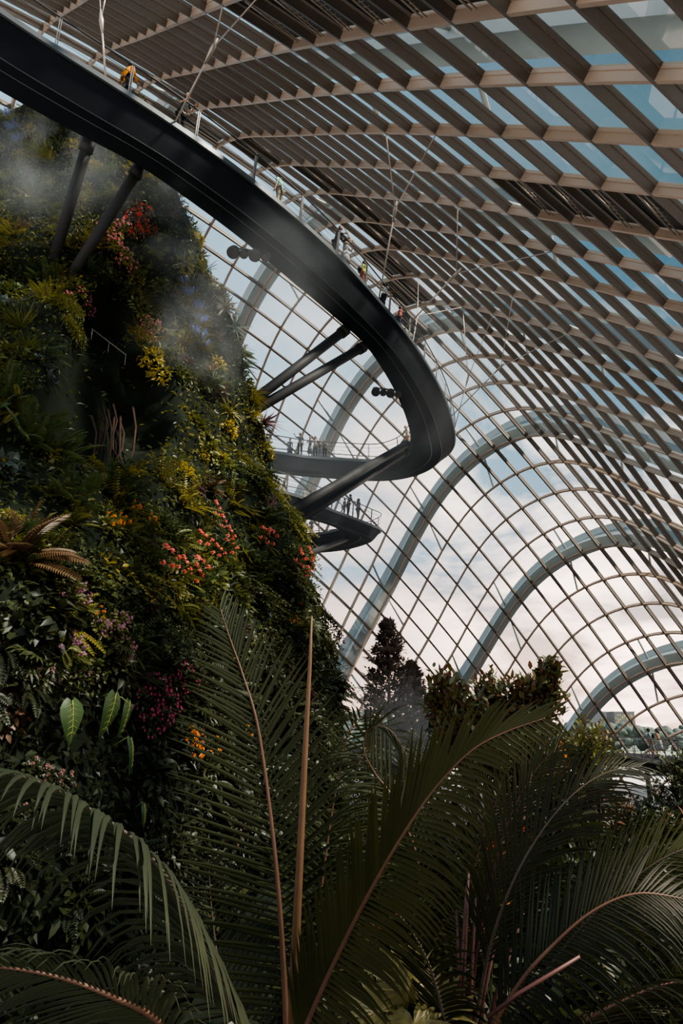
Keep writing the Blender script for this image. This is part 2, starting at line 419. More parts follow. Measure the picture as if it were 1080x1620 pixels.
def tower(px0, px1, top, d, label, yellow):
    a, b = at(px0, top, d), at(px1, top, d)
    root = empty('tower_block', (a.x, a.y, -9)); tag(root, label, 'building')
    wd, h, dep = b.x-a.x, a.z+9, 30
    m1 = M.setdefault('tower_wall', paint('tower_wall', (.20, .19, .185), .8, 0, .05, .05)); m2 = M.setdefault('tower_win', paint('tower_window', (.13, .13, .135), .5, 0, .1, .2))
    m3 = M.setdefault('tower_yellow', paint('tower_panel', (.36, .28, .09), .7, 0, .1, .2))
    mb = MB(); mb.box((wd/2, dep/2, h/2), (wd, dep, h)); mb.build('wall', m1, root)
    mb = MB(); mb.box((wd/2, dep/2, h+.6), (wd+1.5, dep+1.5, 1.2)); mb.build('roof_slab', m1, root)
    rn = random.Random(3); fl_n, bay = 11, 9
    for i in range(fl_n):
        mb = MB()
        for j in range(bay):
            mb.box((wd*(j+.5)/bay, -.1, h*(.30+.66*i/fl_n)), (wd/bay*.7, .3, h*.05), 0 if not (yellow and rn.random() < .45) else 1)
        mb.build('window_row', [m2, m3], root)
tower(932, 958, 1127, 800, 'plain grey distant tower block, the left of two, above the far trees', False)
tower(971, 1003, 1127, 800, 'distant tower block with scattered yellow panels, right of the plain grey one', True)

# ------------------------------------------------------------------ elevated walkways
def poly_sample(pts, n):
    """smooth curve through pts, n even samples"""
    P = [pts[0]*2-pts[1]]+list(pts)+[pts[-1]*2-pts[-2]]
    fine = []
    for i in range(1, len(P)-2):
        for k in range(12):
            t = k/12; a, b, c, d = P[i-1], P[i], P[i+1], P[i+2]
            fine.append(.5*((2*b)+(c-a)*t+(2*a-5*b+4*c-d)*t*t+(3*b-a-3*c+d)*t**3))
    fine.append(P[-2])
    L = [0]
    for a, b in zip(fine, fine[1:]): L.append(L[-1]+(b-a).length)
    res = []; j = 0
    for i in range(n):
        s = L[-1]*i/(n-1)
        while j < len(L)-2 and L[j+1] < s: j += 1
        f = (s-L[j])/max(1e-9, L[j+1]-L[j]); res.append(fine[j].lerp(fine[j+1], f))
    return res
def railing(root, edge, inward, every, hgt=1.15, post='rail'):
    """posts, top rail, wires and mesh infill along a deck edge; edge & inward: equal lists"""
    def off(i, h, o): return edge[i]+inward[i]*o+V((0,0,h))
    top = [off(i, hgt, -.06) for i in range(len(edge))]
    mb = MB(); mb.tube(local(root, top), .035, 6); mb.build('handrail', M['rail_dark'], root)
    for f in (.25, .5, .75):
        mb = MB(); mb.tube(local(root, [off(i, hgt*f, 0) for i in range(len(edge))]), .009 if f != .75 else .016, 4); mb.build('rail_wire', M['rail_dark'], root)
    acc = 0; last = edge[0]
    for i in range(1, len(edge)):
        acc += (edge[i]-last).length; last = edge[i]
        if acc >= every:
            acc = 0
            t = (edge[min(i+1, len(edge)-1)]-edge[i-1]).normalized()
            mb = MB()
            for sgn in (-1, 1):
                a, b = off(i, -.05, .02)+t*.03*sgn, off(i, hgt+.02, -.08)+t*.03*sgn
                mb.sweep([[a+t*.012, a-t*.012, a-t*.012+inward[i]*.07, a+t*.012+inward[i]*.07], [b+t*.012, b-t*.012, b-t*.012+inward[i]*.05, b+t*.012+inward[i]*.05]])
            mb.v = [tuple(V(p)-root.location) for p in mb.v]
            mb.build('rail_post', M[post], root)
def walkway(root, O, I, thick, so=.30, si=.04, every=2.3, n=None, post='rail', deck='walk_lip'):
    n = n or len(O)
    st_d, st_b, lipO, lipI = [], [], [], []
    up = V((0,0,1))
    for o, i in zip(O, I):
        d = (i-o); dn = d.normalized()
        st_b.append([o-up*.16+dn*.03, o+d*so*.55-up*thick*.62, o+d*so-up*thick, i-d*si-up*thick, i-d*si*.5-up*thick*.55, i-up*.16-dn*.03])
        st_d.append([o, i, i-up*.05, o-up*.05])
        lipO.append([o+dn*.05, o-dn*.06, o-dn*.06-up*.20, o+dn*.02-up*.20]); lipI.append([i-dn*.05, i+dn*.06, i+dn*.06-up*.20, i-dn*.02-up*.20])
    def mk(st, name, mat, mats=None):
        mb = MB(); mb.sweep([local(root, s) for s in st], mats); return mb.build(name, mat, root)
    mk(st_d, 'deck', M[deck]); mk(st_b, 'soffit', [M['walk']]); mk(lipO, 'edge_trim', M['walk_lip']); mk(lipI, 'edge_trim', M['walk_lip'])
    # thin seams of the soffit cladding
    seam = []
    for k, f in enumerate((so+.02, .55)):
        mb = MB(); mb.tube(local(root, [o+(i-o)*f-up*(thick+.004) for o, i in zip(O, I)]), .022, 4); mb.build('seam', M['walk_lip'], root)
    railing(root, O, [(i-o).normalized() for o, i in zip(O, I)], every, post=post)
    railing(root, I, [(o-i).normalized() for o, i in zip(O, I)], every, post=post)
# big upper walkway: outer and inner deck edges
def zd(px): return 18.6+max(0, (420-px))/420*2.3
Opx = [(-170,-110),(-80,-40),(0,17),(100,83),(178,128),(270,189),(370,259),(457,330),(510,377),(557,423),(600,477),(640,520),(666,559),(688,596),(707,633),(717,674)]
Ipx = [(-170,40),(-80,98),(0,147),(115,210),(220,265),(300,320),(380,380),(440,430),(530,505),(577,548),(614,604),(633,644),(642,670)]
Oe = [atz(x, y, zd(x)) for x, y in Opx]+[V(p) for p in ((7.9,42.9,18.6),(7.4,45.6,18.6),(5.6,47.6,18.6),(3.2,48.3,18.6),(0,47.5,18.6),(-5,46.4,18.6),(-10,45,18.6))]
Ie = []
for x, y in Ipx:
    p = atz(x, y, zd(x+60)-1.1); p.z += 1.1; Ie.append(p)
Ie += [V(p) for p in ((4.3,39.6,18.6),(4.65,41.9,18.6),(4.3,43.9,18.6),(3.5,45.1,18.6),(2.4,45.7,18.6),(.5,45.55,18.6),(-2.3,45.1,18.6),(-5.2,44,18.6),(-10,42.6,18.6))]
walk = empty('elevated_walkway', (4, 38, 17.5))
tag(walk, 'long dark curving walkway hung high across the glasshouse, turning back in a hairpin', 'walkway')
NS = 150
Os = poly_sample(Oe, NS)
for _ in range(40): Os = [Os[0]]+[(Os[i-1]+Os[i]*2+Os[i+1])/4 for i in range(1, NS-1)]+[Os[-1]]
# pair every outer sample with the nearest place on the inner edge, moving forward only
If = poly_sample(Ie, 1200); Is = []; j = 0
raw = []
for k, o in enumerate(Os):
    best = min(range(len(If)), key=lambda q: (If[q]-o).length+abs(q/1199-k/(NS-1))*14)
    raw.append(best)
for _ in range(25): raw = [raw[0]]+[(raw[i-1]+raw[i]*2+raw[i+1])/4 for i in range(1, NS-1)]+[raw[-1]]
m_ = 0
for r in raw:
    m_ = max(m_, r); Is.append(If[int(m_)])
walkway(walk, Os, Is, 1.1, every=2.2)
def strut(root, a, b, r, name='support_strut'):
    mb = MB(); mb.tube(local(root, [a, b]), r, 14); o = mb.build(name, M['strut'], root)
    d = (V(b)-V(a)).normalized()
    c = MB(); c.tube(local(root, [V(a)-d*.02, V(a)+d*.35]), r*1.25, 14); c.build('collar', M['strut'], o)
# hanger rods: two roof rods meet at a small plate, one rod runs on to the deck edge
def roofpt(px, py, rng=None):
    best, bd = None, 1e9
    for a in range(-5, 24):
        for b in range(-26, 12):
            p = grid[a, b][0]; q = proj(p)
            e = (q[0]-px)**2+(q[1]-py)**2
            if q[2] > 0 and e < bd: bd, best = e, p
    return best
def deckpt(px, py):
    return min(Os[:NS*3//4], key=lambda p: (proj(p)[0]-px)**2+(proj(p)[1]-py)**2)
for rods, jn, dk in ((((355,10),(412,-6)),(337,75),(276,186)), (((612,212),(692,213)),(625,330),(607,472)), (((724,326),(868,398)),(722,432),(641,516)),
                     (((668,445),(735,492)),(660,500),(655,540)), (((808,468),(905,524)),(792,580),(712,660)), (((733,488),(780,498)),(740,598),(716,680)),
                     (((150,-60),(120,-60)),(160,30),(177,128))):
    dp = deckpt(*dk); r0 = roofpt(*rods[0]); dj = (proj(dp)[2]*.6+proj(r0)[2]*.4)
    J = at(*jn, dj)
    for r in rods:
        mb = MB(); mb.tube(local(walk, [J, roofpt(*r)]), .022, 6); mb.build('hanger_rod', M['rod'], walk)
    mb = MB(); mb.tube(local(walk, [J, dp]), .034, 6); hr = mb.build('hanger_rod', M['rod'], walk)
    d = (dp-J).normalized()
    mb = MB(); mb.tube(local(walk, [J-d*.30, J+d*.05, J+d*.55]), [.025, .085, .035], 8); mb.build('joint_plate', M['rod'], hr)

# smaller lower walkway behind it
low = empty('lower_walkway', (2, 48, 14))
tag(low, 'smaller pale grey hairpin walkway lower down, half hidden by the planted wall and mist', 'walkway')
zl = 14.5
lo = [V((-9,37,zl)), atz(455,778,zl), atz(519,803,zl), atz(560,818,zl), atz(585,828,zl), V((3.0,49.6,zl)), V((2.2,51.3,zl)), V((.2,53.2,zl)), V((-3,54.2,zl)), V((-9,54.8,zl))]
li = [V((-9.5,39.5,zl)), V((-3.6,43.2,zl)), V((-1.4,44.9,zl)), V((-.3,46.4,zl)), V((.15,47.6,zl)), V((.1,48.6,zl)), V((-.4,49.6,zl)), V((-1.5,50.4,zl)), V((-3.2,50.8,zl)), V((-9,51.2,zl))]
LO, LI = poly_sample(lo, 70), poly_sample(li, 70)
walkway(low, LO, LI, .95, .22, .05, 1.9)
strut(low, atz(548,853,13.5), at(455,888,30), .17)
# footbridge at eye level on the right
fb = empty('footbridge', (18, 43, -1.6))
tag(fb, 'dark low footbridge with post railing at the right edge, three visitors on it', 'bridge')
fo = [V((13.9,24,-1.62)), V((15.6,31,-1.62)), atz(1080,1209,-1.62), V((18.2,43.5,-1.62)), V((19.6,51.5,-1.62)), V((17.5,55.5,-1.62)), V((12,57,-1.62))]
fi = [p+V((2.3,-.35,0)) if k < 5 else p+V((1.0,2.0,0)) if k == 5 else p+V((.2,2.2,0)) for k, p in enumerate(fo)]
FO, FI = poly_sample(fo, 60), poly_sample(fi, 60)
walkway(fb, FO, FI, .85, .2, .2, 2.0, post='rail_dark', deck='walk')
for k in (10, 24, 38, 50):
    p = (FO[k]+FI[k])/2
    mb = MB(); mb.tube(local(fb, [p-V((0,0,.5)), V((p.x, p.y, GROUND-.2))]), .16, 12); mb.build('pier', M['strut'], fb)

# lamp clusters hung under the walkway edge
for (px, py, z), lab in (((396,404,17.3), 'cluster of round black spotlights hung under the walkway edge, above the planted wall'), ((612,622,17.2), 'black spotlight cluster under the inside curve of the walkway')):
    c = atz(px, py, z); root = empty('spotlight_cluster', c); tag(root, lab, 'lamp')
    mb = MB(); mb.tube([(-.75,-.1,.28), (.75,.25,.28)], .04, 8); mb.build('mounting_bar', M['rail_dark'], root)
    for k in range(4):
        x = -.6+k*.4; mb = MB(); r = .24 if k % 2 == 0 else .18
        mb.tube([(x, k*.09-.1, .18), (x, k*.09-.14, .10), (x-.03, k*.09-.3, -.12), (x-.035, k*.09-.33, -.15)], [r*.5, r*.9, r, r*.8], 14)
        h = mb.build('lamp_head', M['rail_dark'], root)
        mb = MB(); mb.tube([(x, k*.09-.1, .30), (x, k*.09-.12, .12)], .03, 6); mb.build('bracket', M['rail_dark'], h)

# ------------------------------------------------------------------ the planted wall
SIL = [(560,1290,22.3),(553,1220,22.5),(545,1150,23),(520,1040,24),(500,950,25),(490,870,25.8),(456,775,26.6),(418,690,27),(380,570,26.4),(345,440,26.6),(296,322,27.2),(262,268,27.6)]
silp = [at(*s) for s in SIL]
def lerpz(tab, z):
    if z <= tab[0][0]: return tab[0][1]
    for (z0, a), (z1, b) in zip(tab, tab[1:]):
        if z <= z1:
            f = (z-z0)/(z1-z0); return a+(b-a)*f
    return tab[-1][1]
stab = sorted([(p.z, V((p.x, p.y))) for p in silp], key=lambda q: q[0])
ltab = [(-6, 8.2), (-2, 9.0), (2, 10.6), (6, 14.0), (10, 18.0), (14, 21.8), (18, 25.2), (24, 29.5)]
def section(z):
    s = lerpz(stab, z)
    if z > stab[-1][0]: s = s+V((-.35, .15))*(z-stab[-1][0])
    d = lerpz(ltab, z)
    # left frame edge direction at this height
    L = V((-.5*d, (d*1.0)))
    L.y = (d-z*SP)/CP if z > -4 else d
    L2 = L+V((-6, -1.0)); mid = L.lerp(s, .5); tdir = (s-L).normalized(); nr = V((tdir.y, -tdir.x))
    mid = mid+nr*.7
    B1 = s+V((-1.6, 4.2)); B2 = s+V((-6, 8.5)); B3 = L+V((-9, 12))
    return [L2, L, mid, s, B1, B2, B3]
def cr_closed(P, n):
    m = len(P); res = []
    for q in range(n):
        t = q/n*m; i = int(t); f = t-i
        a, b, c, d = P[(i-1) % m], P[i % m], P[(i+1) % m], P[(i+2) % m]
        res.append(.5*((2*b)+(c-a)*f+(2*a-5*b+4*c-d)*f*f+(3*b-a-3*c+d)*f**3))
    return res
ZN, RN = 130, 210
ZT = 26.0
caves = [(atz(150,640,0) if False else None)]
def cave(px, py):
    """how far the wall falls back into the dark hollows (metres)"""
    r = 0
    for cx, cy, rx, ry, dep in ((160,650,95,85,2.6), (165,505,42,48,1.8), (300,450,18,16,.5), (255,980,60,24,.4)):
        q = ((px-cx)/rx)**2+((py-cy)/ry)**2
        if q < 1.6: r = max(r, dep*max(0, 1-q/1.6)**.6)
    return r
wall = MB(); vid = {}; cen = {}
for k in range(ZN):
    z = -7+(ZT+7)*k/(ZN-1)
    P = cr_closed(section(z), RN)
    c = sum(P, V((0,0)))/RN
    for i, p in enumerate(P):
        q = V((p.x, p.y, z)); d = V((p.x-c.x, p.y-c.y, 0)).normalized()
        a = noise.noise(q*.28)*.75+noise.noise(q*.8+V((7,0,0)))*.34+noise.noise(q*2.1)*.12
        # keep the outline against the glass where it is
        q = q+d*(a-.35)
        pp = proj(q); q = q-d*cave(pp[0], pp[1])
        vid[k, i] = wall.vert(q)
for k in range(ZN-1):
    for i in range(RN): wall.face((vid[k,i], vid[k,(i+1) % RN], vid[k+1,(i+1) % RN], vid[k+1,i]), 0, True)
wall.face([vid[ZN-1, i] for i in range(RN)], 0)
wallo = wall.build('wall_left', M['soil'], None, 'structure')
bvh = BVHTree.FromPolygons([V(p) for p in wall.v], wall.f)
def onwall(px, py):
    """place on the planted wall seen at a photo pixel: point and outward normal"""
    h = bvh.ray_cast(V((0,0,0)), ray(px, py).normalized())
    if h[0] is None: return None, None
    n = h[1]
    if n.dot(h[0]) > 0: n = -n
    return h[0], n
for (x0, y0, z0, x1, y1, d1) in ((140,224,19.2,85,410,21.5),(220,266,18.8,103,446,21.5),(546,522,17.5,380,650,27),(574,549,17.5,370,668,27),
                                (642,703,17.35,455,812,27.5),(640,716,17.3,440,842,28.5)):
    foot = at(x1, y1, d1)
    if x0 < 300:
        w0, n0 = onwall(x1, y1); foot = w0-n0*.1
    strut(walk, atz(x0, y0, z0), foot, .19 if x0 < 300 else .22 if x0 < 600 else .23)
# ------------------------------------------------------------------ foliage kinds
G = {}
G['dark'] = leafmat('leaf_dark', (.022, .036, .012), (.085, .098, .026))
G['mid'] = leafmat('leaf_mid', (.045, .068, .018), (.15, .155, .034))
G['olive'] = leafmat('leaf_olive', (.085, .088, .018), (.25, .21, .036))
G['yellow'] = leafmat('leaf_yellow', (.24, .20, .025), (.46, .32, .035))
G['blue'] = leafmat('leaf_bluegreen', (.035, .065, .055), (.110, .140, .115))
G['grey'] = leafmat('leaf_grey', (.13, .14, .10), (.30, .26, .18))
G['bronze'] = leafmat('leaf_bronze', (.070, .038, .022), (.17, .080, .040))
G['purple'] = leafmat('leaf_purple', (.060, .030, .038), (.150, .075, .080))
G['fern'] = leafmat('fern_green', (.030, .060, .022), (.080, .112, .036))
G['fernbrown'] = leafmat('fern_bronze', (.080, .050, .025), (.150, .085, .040))
G['heart'] = leafmat('heart_leaf', (.025, .060, .022), (.055, .095, .032), .2, .35)
G['vein'] = paint('leaf_vein', (.26, .30, .07), .5, 0, .1, 5)
G['deep'] = leafmat('leaf_shaded', (.010, .016, .007), (.034, .040, .013))  # this and the next: leaf colours darkened to hold the shade low down
G['shaded_green'] = leafmat('leaf_shaded_green', (.014, .024, .010), (.050, .058, .018))
F = {}
def flower(name, c, t=.25): return leafmat(name, c, [min(1, x*1.25) for x in c], t, .6)
F['coral'] = flower('petal_coral', (.85, .22, .17))
F['orange'] = flower('petal_orange', (.80, .26, .02))
F['pink'] = flower('petal_pink', (.72, .22, .30))
F['magenta'] = flower('petal_magenta', (.42, .06, .13))
F['mauve'] = flower('petal_mauve', (.30, .14, .19))
F['red'] = flower('petal_red', (.60, .05, .035))
F['white'] = flower('petal_white', (.34, .17, .16))
F['blue'] = flower('petal_blue', (.13, .17, .36))
rnd = random.Random(3)
def rv(a=1): return V((rnd.uniform(-a, a), rnd.uniform(-a, a), rnd.uniform(-a, a)))
def rdir_up(spread):   # unit direction around +z
    th = rnd.uniform(0, 2*pi); ph = spread*sqrt(rnd.random())
    return V((sin(ph)*cos(th), sin(ph)*sin(th), cos(ph)))
# every plant mesh grows along +z (out of the wall), +y is "up the wall"
GRAV = V((0, -1, 0))
def k_shrub(nl, R, L, w, shape=0):
    mb = MB()
    for i in range(nl):
        d = rdir_up(1.5); p = d*R*rnd.uniform(.35, 1); p.z *= .75
        dd = (d+rv(.8)+GRAV*.35).normalized()
        mb.leaf(p, dd, (V((0,.5,1))+rv(.6)), L*rnd.uniform(.6, 1.2), w*rnd.uniform(.7, 1.2), rnd.uniform(.1, .5), .2, 0, shape)
    return mb
def k_small(nl, R, L, w):
    mb = MB()
    for i in range(nl):
        d = rdir_up(1.55); p = d*R*rnd.uniform(.3, 1); p.z *= .6
        mb.quadleaf(p, (d+rv(1)+GRAV*.3), V((0,.4,1))+rv(.7), L*rnd.uniform(.6, 1.3), w*rnd.uniform(.7, 1.2))
    return mb
def frond_fern(mb, base, d, L, w, droop, nrm, n=16, m=0, ms=1):
    pts = []
    p = V(base); dd = d.normalized(); step = L/n
    for i in range(n+1):
        pts.append(V(p)); dd = (dd+GRAV*droop/n).normalized(); p = p+dd*step
    for i in range(1, n+1):
        t = i/n; dd = (pts[i]-pts[i-1]).normalized()
        sd = dd.cross(nrm); sd = sd.normalized() if sd.length > 1e-4 else dd.orthogonal()
        ww = w*(sin(pi*min(1, t*.92+.08))**.7)
        for s in (-1, 1):
            mb.quadleaf(pts[i], sd*s+dd*.45, nrm+rv(.15), ww, step*1.15, m, .18)
    mb.tube(pts, [.006*(1-.8*i/n)+.002 for i in range(n+1)], 3, ms, False)
def k_fern(nf, L, w, droop=1.3, n=16):
    mb = MB()
    for i in range(nf):
        d = rdir_up(1.25)+V((0,.35,.1))
        frond_fern(mb, rv(.04), d, L*rnd.uniform(.7, 1.15), w, droop*rnd.uniform(.7, 1.3), (V((0,.6,.8))+rv(.4)).normalized(), n)
    return mb
def k_brom(nl, L, w, spread=1.35):
    mb = MB()
    for i in range(nl):
        d = rdir_up(spread)
        t = d.orthogonal(); up = (V((0,0,1))-d*d.z); up = up.normalized() if up.length > .05 else t
        mb.leaf(V((0,0,.02)), d, up, L*rnd.uniform(.7, 1.1), w, .22, .3, 0, 1)
    return mb
def k_grass(nl, L):
    mb = MB()
    for i in range(nl):
        d = (rdir_up(1.0)+V((0,.3,0))).normalized(); p = rv(.06); b = len(mb.v); n = 5; w = .014*rnd.uniform(.7, 1.3); LL = L*rnd.uniform(.6, 1.2)
        sd = d.cross(V((0,1,.2))).normalized()
        for q in range(n+1):
            h = w*(1-q/n*.9); mb.vert(p-sd*h); mb.vert(p+sd*h)
            d = (d+GRAV*.55*rnd.uniform(.7,1.3)/n*1.6).normalized(); p = p+d*(LL/n)
        for q in range(n): mb.face((b+2*q, b+2*q+1, b+2*q+3, b+2*q+2), 0, True)
    return mb
def k_vine(ns, L, leaf, w):
    mb = MB()
    for i in range(ns):
        p = V((rnd.uniform(-.3,.3), rnd.uniform(-.1,.3), .05)); d = V((rnd.uniform(-.4,.4), -.3, .6))
        pts = [V(p)]
        for q in range(12):
            d = (d+GRAV*.25+rv(.18)).normalized(); p = p+d*L/12; pts.append(V(p))
            for s in (-1, 1): mb.quadleaf(p, V((s, -.5, .3))+rv(.4), V((0,.3,1))+rv(.4), leaf*rnd.uniform(.7,1.3), w)
        mb.tube(pts, .004, 3, 0, False)
    return mb
def k_lobes(nl, R, L):   # big splayed leaves made of finger lobes
    mb = MB()
    for i in range(nl):
        d = rdir_up(1.2); p = d*R; ax = (d+GRAV*.5).normalized(); nrm = (V((0,.5,1))+rv(.4)).normalized(); sd = ax.cross(nrm)
        for a in (-70, -45, -20, 0, 20, 45, 70):
            r = radians(a); mb.leaf(p, ax*cos(r)+sd*sin(r), nrm, L*(.65+.35*cos(r)), L*.17, .3, .2)
        mb.tube([V((0,0,0)), p*.6+V((0,.05,0)), p], .008, 4)
    return mb
def heads(nh, R, pet, size, up=.6):
    """blossom heads sitting over a plant: round trusses of small petals"""
    mb = MB()
    for i in range(nh):
        d = rdir_up(1.15); c = d*R*rnd.uniform(.9, 1.12)
        for k in range(pet):
            e = (d*up+rv(1)).normalized(); mb.quadleaf(c+e*size*.25, e, d+rv(.5), size*.75, size*.6, 0, -.1)
    return mb
def bells(nh, R, size):
    mb = MB()
    for i in range(nh):
        d = rdir_up(1.3); c = d*R*rnd.uniform(.8, 1.1)
        for k in range(4):
            a = k*pi/2+rnd.random(); mb.quadleaf(c, V((cos(a)*.35, -1, sin(a)*.35)), V((cos(a), 0, sin(a))), size, size*.55, 0, .2)
    return mb
def spikes(nh, L, size):
    mb = MB()
    for i in range(nh):
        d = (rdir_up(.9)+V((0,.5,0))).normalized(); p0 = rv(.15); p0.z = .1
        for k in range(16):
            p = p0+d*L*(.4+.6*k/16); mb.quadleaf(p, (rv(1)+d*.3), d, size, size*.8)
    return mb
MESH = {}
def reg(name, mb, mats): MESH[name] = mb.mesh(name, mats)
reg('shrub_a', k_shrub(150, .42, .15, .075), G['dark']); reg('shrub_b', k_shrub(120, .40, .19, .10), G['mid'])
reg('shrub_c', k_shrub(130, .40, .15, .07), G['olive']); reg('shrub_d', k_shrub(110, .38, .20, .11), G['blue'])
reg('shrub_e', k_shrub(130, .40, .15, .08), G['bronze']); reg('shrub_f', k_shrub(130, .36, .12, .085), G['purple'])
reg('shrub_y', k_shrub(120, .38, .14, .07), G['yellow'])
reg('creeper_a', k_small(420, .5, .075, .05), G['dark']); reg('creeper_b', k_small(420, .5, .08, .05), G['mid']); reg('creeper_c', k_small(400, .5, .075, .045), G['olive'])
reg('fern_a', k_fern(15, .85, .12), [G['fern'], G['dark']]); reg('fern_b', k_fern(12, .7, .10, 1.7), [G['mid'], G['dark']])
reg('fern_c', k_fern(12, .8, .12, 1.2), [G['olive'], G['bronze']]); reg('fern_big', k_fern(13, 1.35, .26, 1.4, 26), [G['fernbrown'], G['bronze']])
reg('fern_bigg', k_fern(13, 1.3, .24, 1.4, 26), [G['fern'], G['bronze']])
reg('brom_a', k_brom(26, .50, .075), G['grey']); reg('brom_b', k_brom(24, .48, .07), G['blue']); reg('brom_c', k_brom(26, .46, .07), G['bronze']); reg('brom_d', k_brom(30, .62, .06), G['olive'])
reg('brom_p', k_brom(34, .85, .085), G['purple'])
reg('grass_a', k_grass(70, .7), G['mid']); reg('grass_b', k_grass(70, .75), G['olive'])
reg('vine_a', k_vine(7, .9, .10, .06), G['dark']); reg('vine_b', k_vine(7, .85, .085, .05), G['olive'])
reg('lobes_a', k_lobes(12, .35, .26), G['mid']); reg('lobes_b', k_lobes(11, .35, .28), G['dark'])
reg('heads_coral', heads(6, .46, 26, .10), F['coral']); reg('heads_orange', heads(7, .42, 14, .09), F['orange']); reg('heads_pink', heads(8, .44, 18, .08), F['pink'])
reg('heads_red', heads(10, .40, 12, .075), F['red']); reg('heads_white', heads(5, .42, 14, .08), F['white'])
reg('bells_magenta', bells(26, .45, .085), F['magenta']); reg('bells_mauve', bells(22, .42, .12), F['mauve']); reg('bells_pink', bells(20, .42, .09), F['pink'])
reg('spikes_blue', spikes(16, .5, .06), F['blue']); reg('spikes_mauve', spikes(9, .45, .07), F['mauve'])

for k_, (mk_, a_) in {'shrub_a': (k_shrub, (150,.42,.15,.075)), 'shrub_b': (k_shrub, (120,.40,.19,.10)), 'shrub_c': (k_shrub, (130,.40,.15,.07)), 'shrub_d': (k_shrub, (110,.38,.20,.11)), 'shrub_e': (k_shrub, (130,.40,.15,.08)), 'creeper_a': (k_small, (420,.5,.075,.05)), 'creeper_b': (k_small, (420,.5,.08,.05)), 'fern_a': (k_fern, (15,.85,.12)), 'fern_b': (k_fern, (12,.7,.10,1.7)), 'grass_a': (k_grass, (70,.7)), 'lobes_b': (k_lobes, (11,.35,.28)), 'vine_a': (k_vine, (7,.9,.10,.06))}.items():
    reg('low_'+k_, mk_(*a_), [G['shaded_green'] if k_ in ('fern_a','shrub_b','lobes_b','grass_a') else G['deep'], G['deep']])  # low copies: same plants with the shade put into their leaf colour
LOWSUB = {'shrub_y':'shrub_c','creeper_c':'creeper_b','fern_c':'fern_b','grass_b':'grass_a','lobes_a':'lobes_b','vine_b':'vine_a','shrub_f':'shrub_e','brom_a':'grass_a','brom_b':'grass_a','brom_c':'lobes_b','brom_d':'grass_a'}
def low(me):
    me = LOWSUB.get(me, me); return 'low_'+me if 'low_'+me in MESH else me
def frame_of(n, roll):
    z = n.normalized(); up = V((0,0,1))
    y = up-z*up.dot(z); y = y.normalized(); x = y.cross(z)
    R = Matrix((x, y, z)).transposed()
    return R @ Matrix.Rotation(roll, 3, 'Z')
count = {}
def plant(name, mesh, p, n, scale, label, cat, group, extra=(), roll=None, sink=.04):
    o = bpy.data.objects.new(name, MESH[mesh]); COL.objects.link(o)
    R = frame_of(n, roll if roll is not None else rnd.uniform(-.5, .5)).to_4x4()
    o.matrix_world = Matrix.Translation(p-n*sink) @ R @ Matrix.Scale(scale, 4)
    tag(o, label, cat, group, 'thing')
    for nm, me in extra:
        c = bpy.data.objects.new(nm, MESH[me]); COL.objects.link(c); c.parent = o
    return o
# --- leafy carpet over the wall: uncountable
cp = MB(); rc = random.Random(8)
tri = []
for f in wall.f[:-1]:
    a, b, c, d = [V(wall.v[i]) for i in f]
    ctr = (a+b+c+d)/4; nn = (c-a).cross(d-b)
    ar = nn.length/2; nn.normalize()
    if nn.dot(ctr) > 0: nn = -nn
    pp = proj(ctr)
    outward = nn
    if pp[2] < 2 or not (-260 < pp[0] < 760 and -60 < pp[1] < 1720): continue
    tri.append((ctr, a, b, c, d, ar, pp))
# orient by the mesh winding instead (closed surface): pick the normal that leaves the wall
cent_axis = {}
def outn(a, c, b, d, ctr):
    nn = (c-a).cross(d-b).normalized()
    hit = bvh.ray_cast(ctr+nn*.02, nn, 40)
    k = 0; o = ctr+nn*.02
    while hit[0] is not None and k < 8:
        k += 1; o = hit[0]+nn*.01; hit = bvh.ray_cast(o, nn, 60)
    return -nn if k % 2 else nn
cells = []
for ctr, a, b, c, d, ar, pp in tri:
    nn = outn(a, c, b, d, ctr)
    if nn.dot(ctr.normalized()) > .45: continue      # far side, never seen
    cells.append((ctr, a, b, c, d, ar, pp, nn))
for ctr, a, b, c, d, ar, pp, nn in cells:
    dens = (46 if pp[1] < 900 else 95) if cave(pp[0], pp[1]) < .25 else 3
    k = ar*dens; k = int(k)+(rc.random() < k-int(k))
    for q in range(k):
        u, v = rc.random(), rc.random()
        p = a.lerp(b, u).lerp(d.lerp(c, u), v)
        tone = noise.noise(p*.5)+rc.uniform(-.5, .5)+ (.35 if p.z > 7 else 0)  # lighter leaves higher up, light on the upper wall put into colour
        m = 0 if tone < .1 else 1 if tone < .55 else 2
        if pp[1] > 1050: m = 3  # lowest leaves take the shade-darkened colour
        dr = (V((rc.uniform(-1,1), rc.uniform(-1,1), rc.uniform(-1,.4)))+nn*.7)
        cp.quadleaf(p+nn*rc.uniform(0,.16), dr, nn+V((0,0,.6))+V((rc.uniform(-.5,.5),)*3), rc.uniform(.10,.24), rc.uniform(.05,.11), m)
o = cp.build('leaf_carpet', [G['dark'], G['mid'], G['olive'], G['deep']]); tag(o, 'dense mat of small leaves covering the planted wall', 'foliage', None, 'stuff')

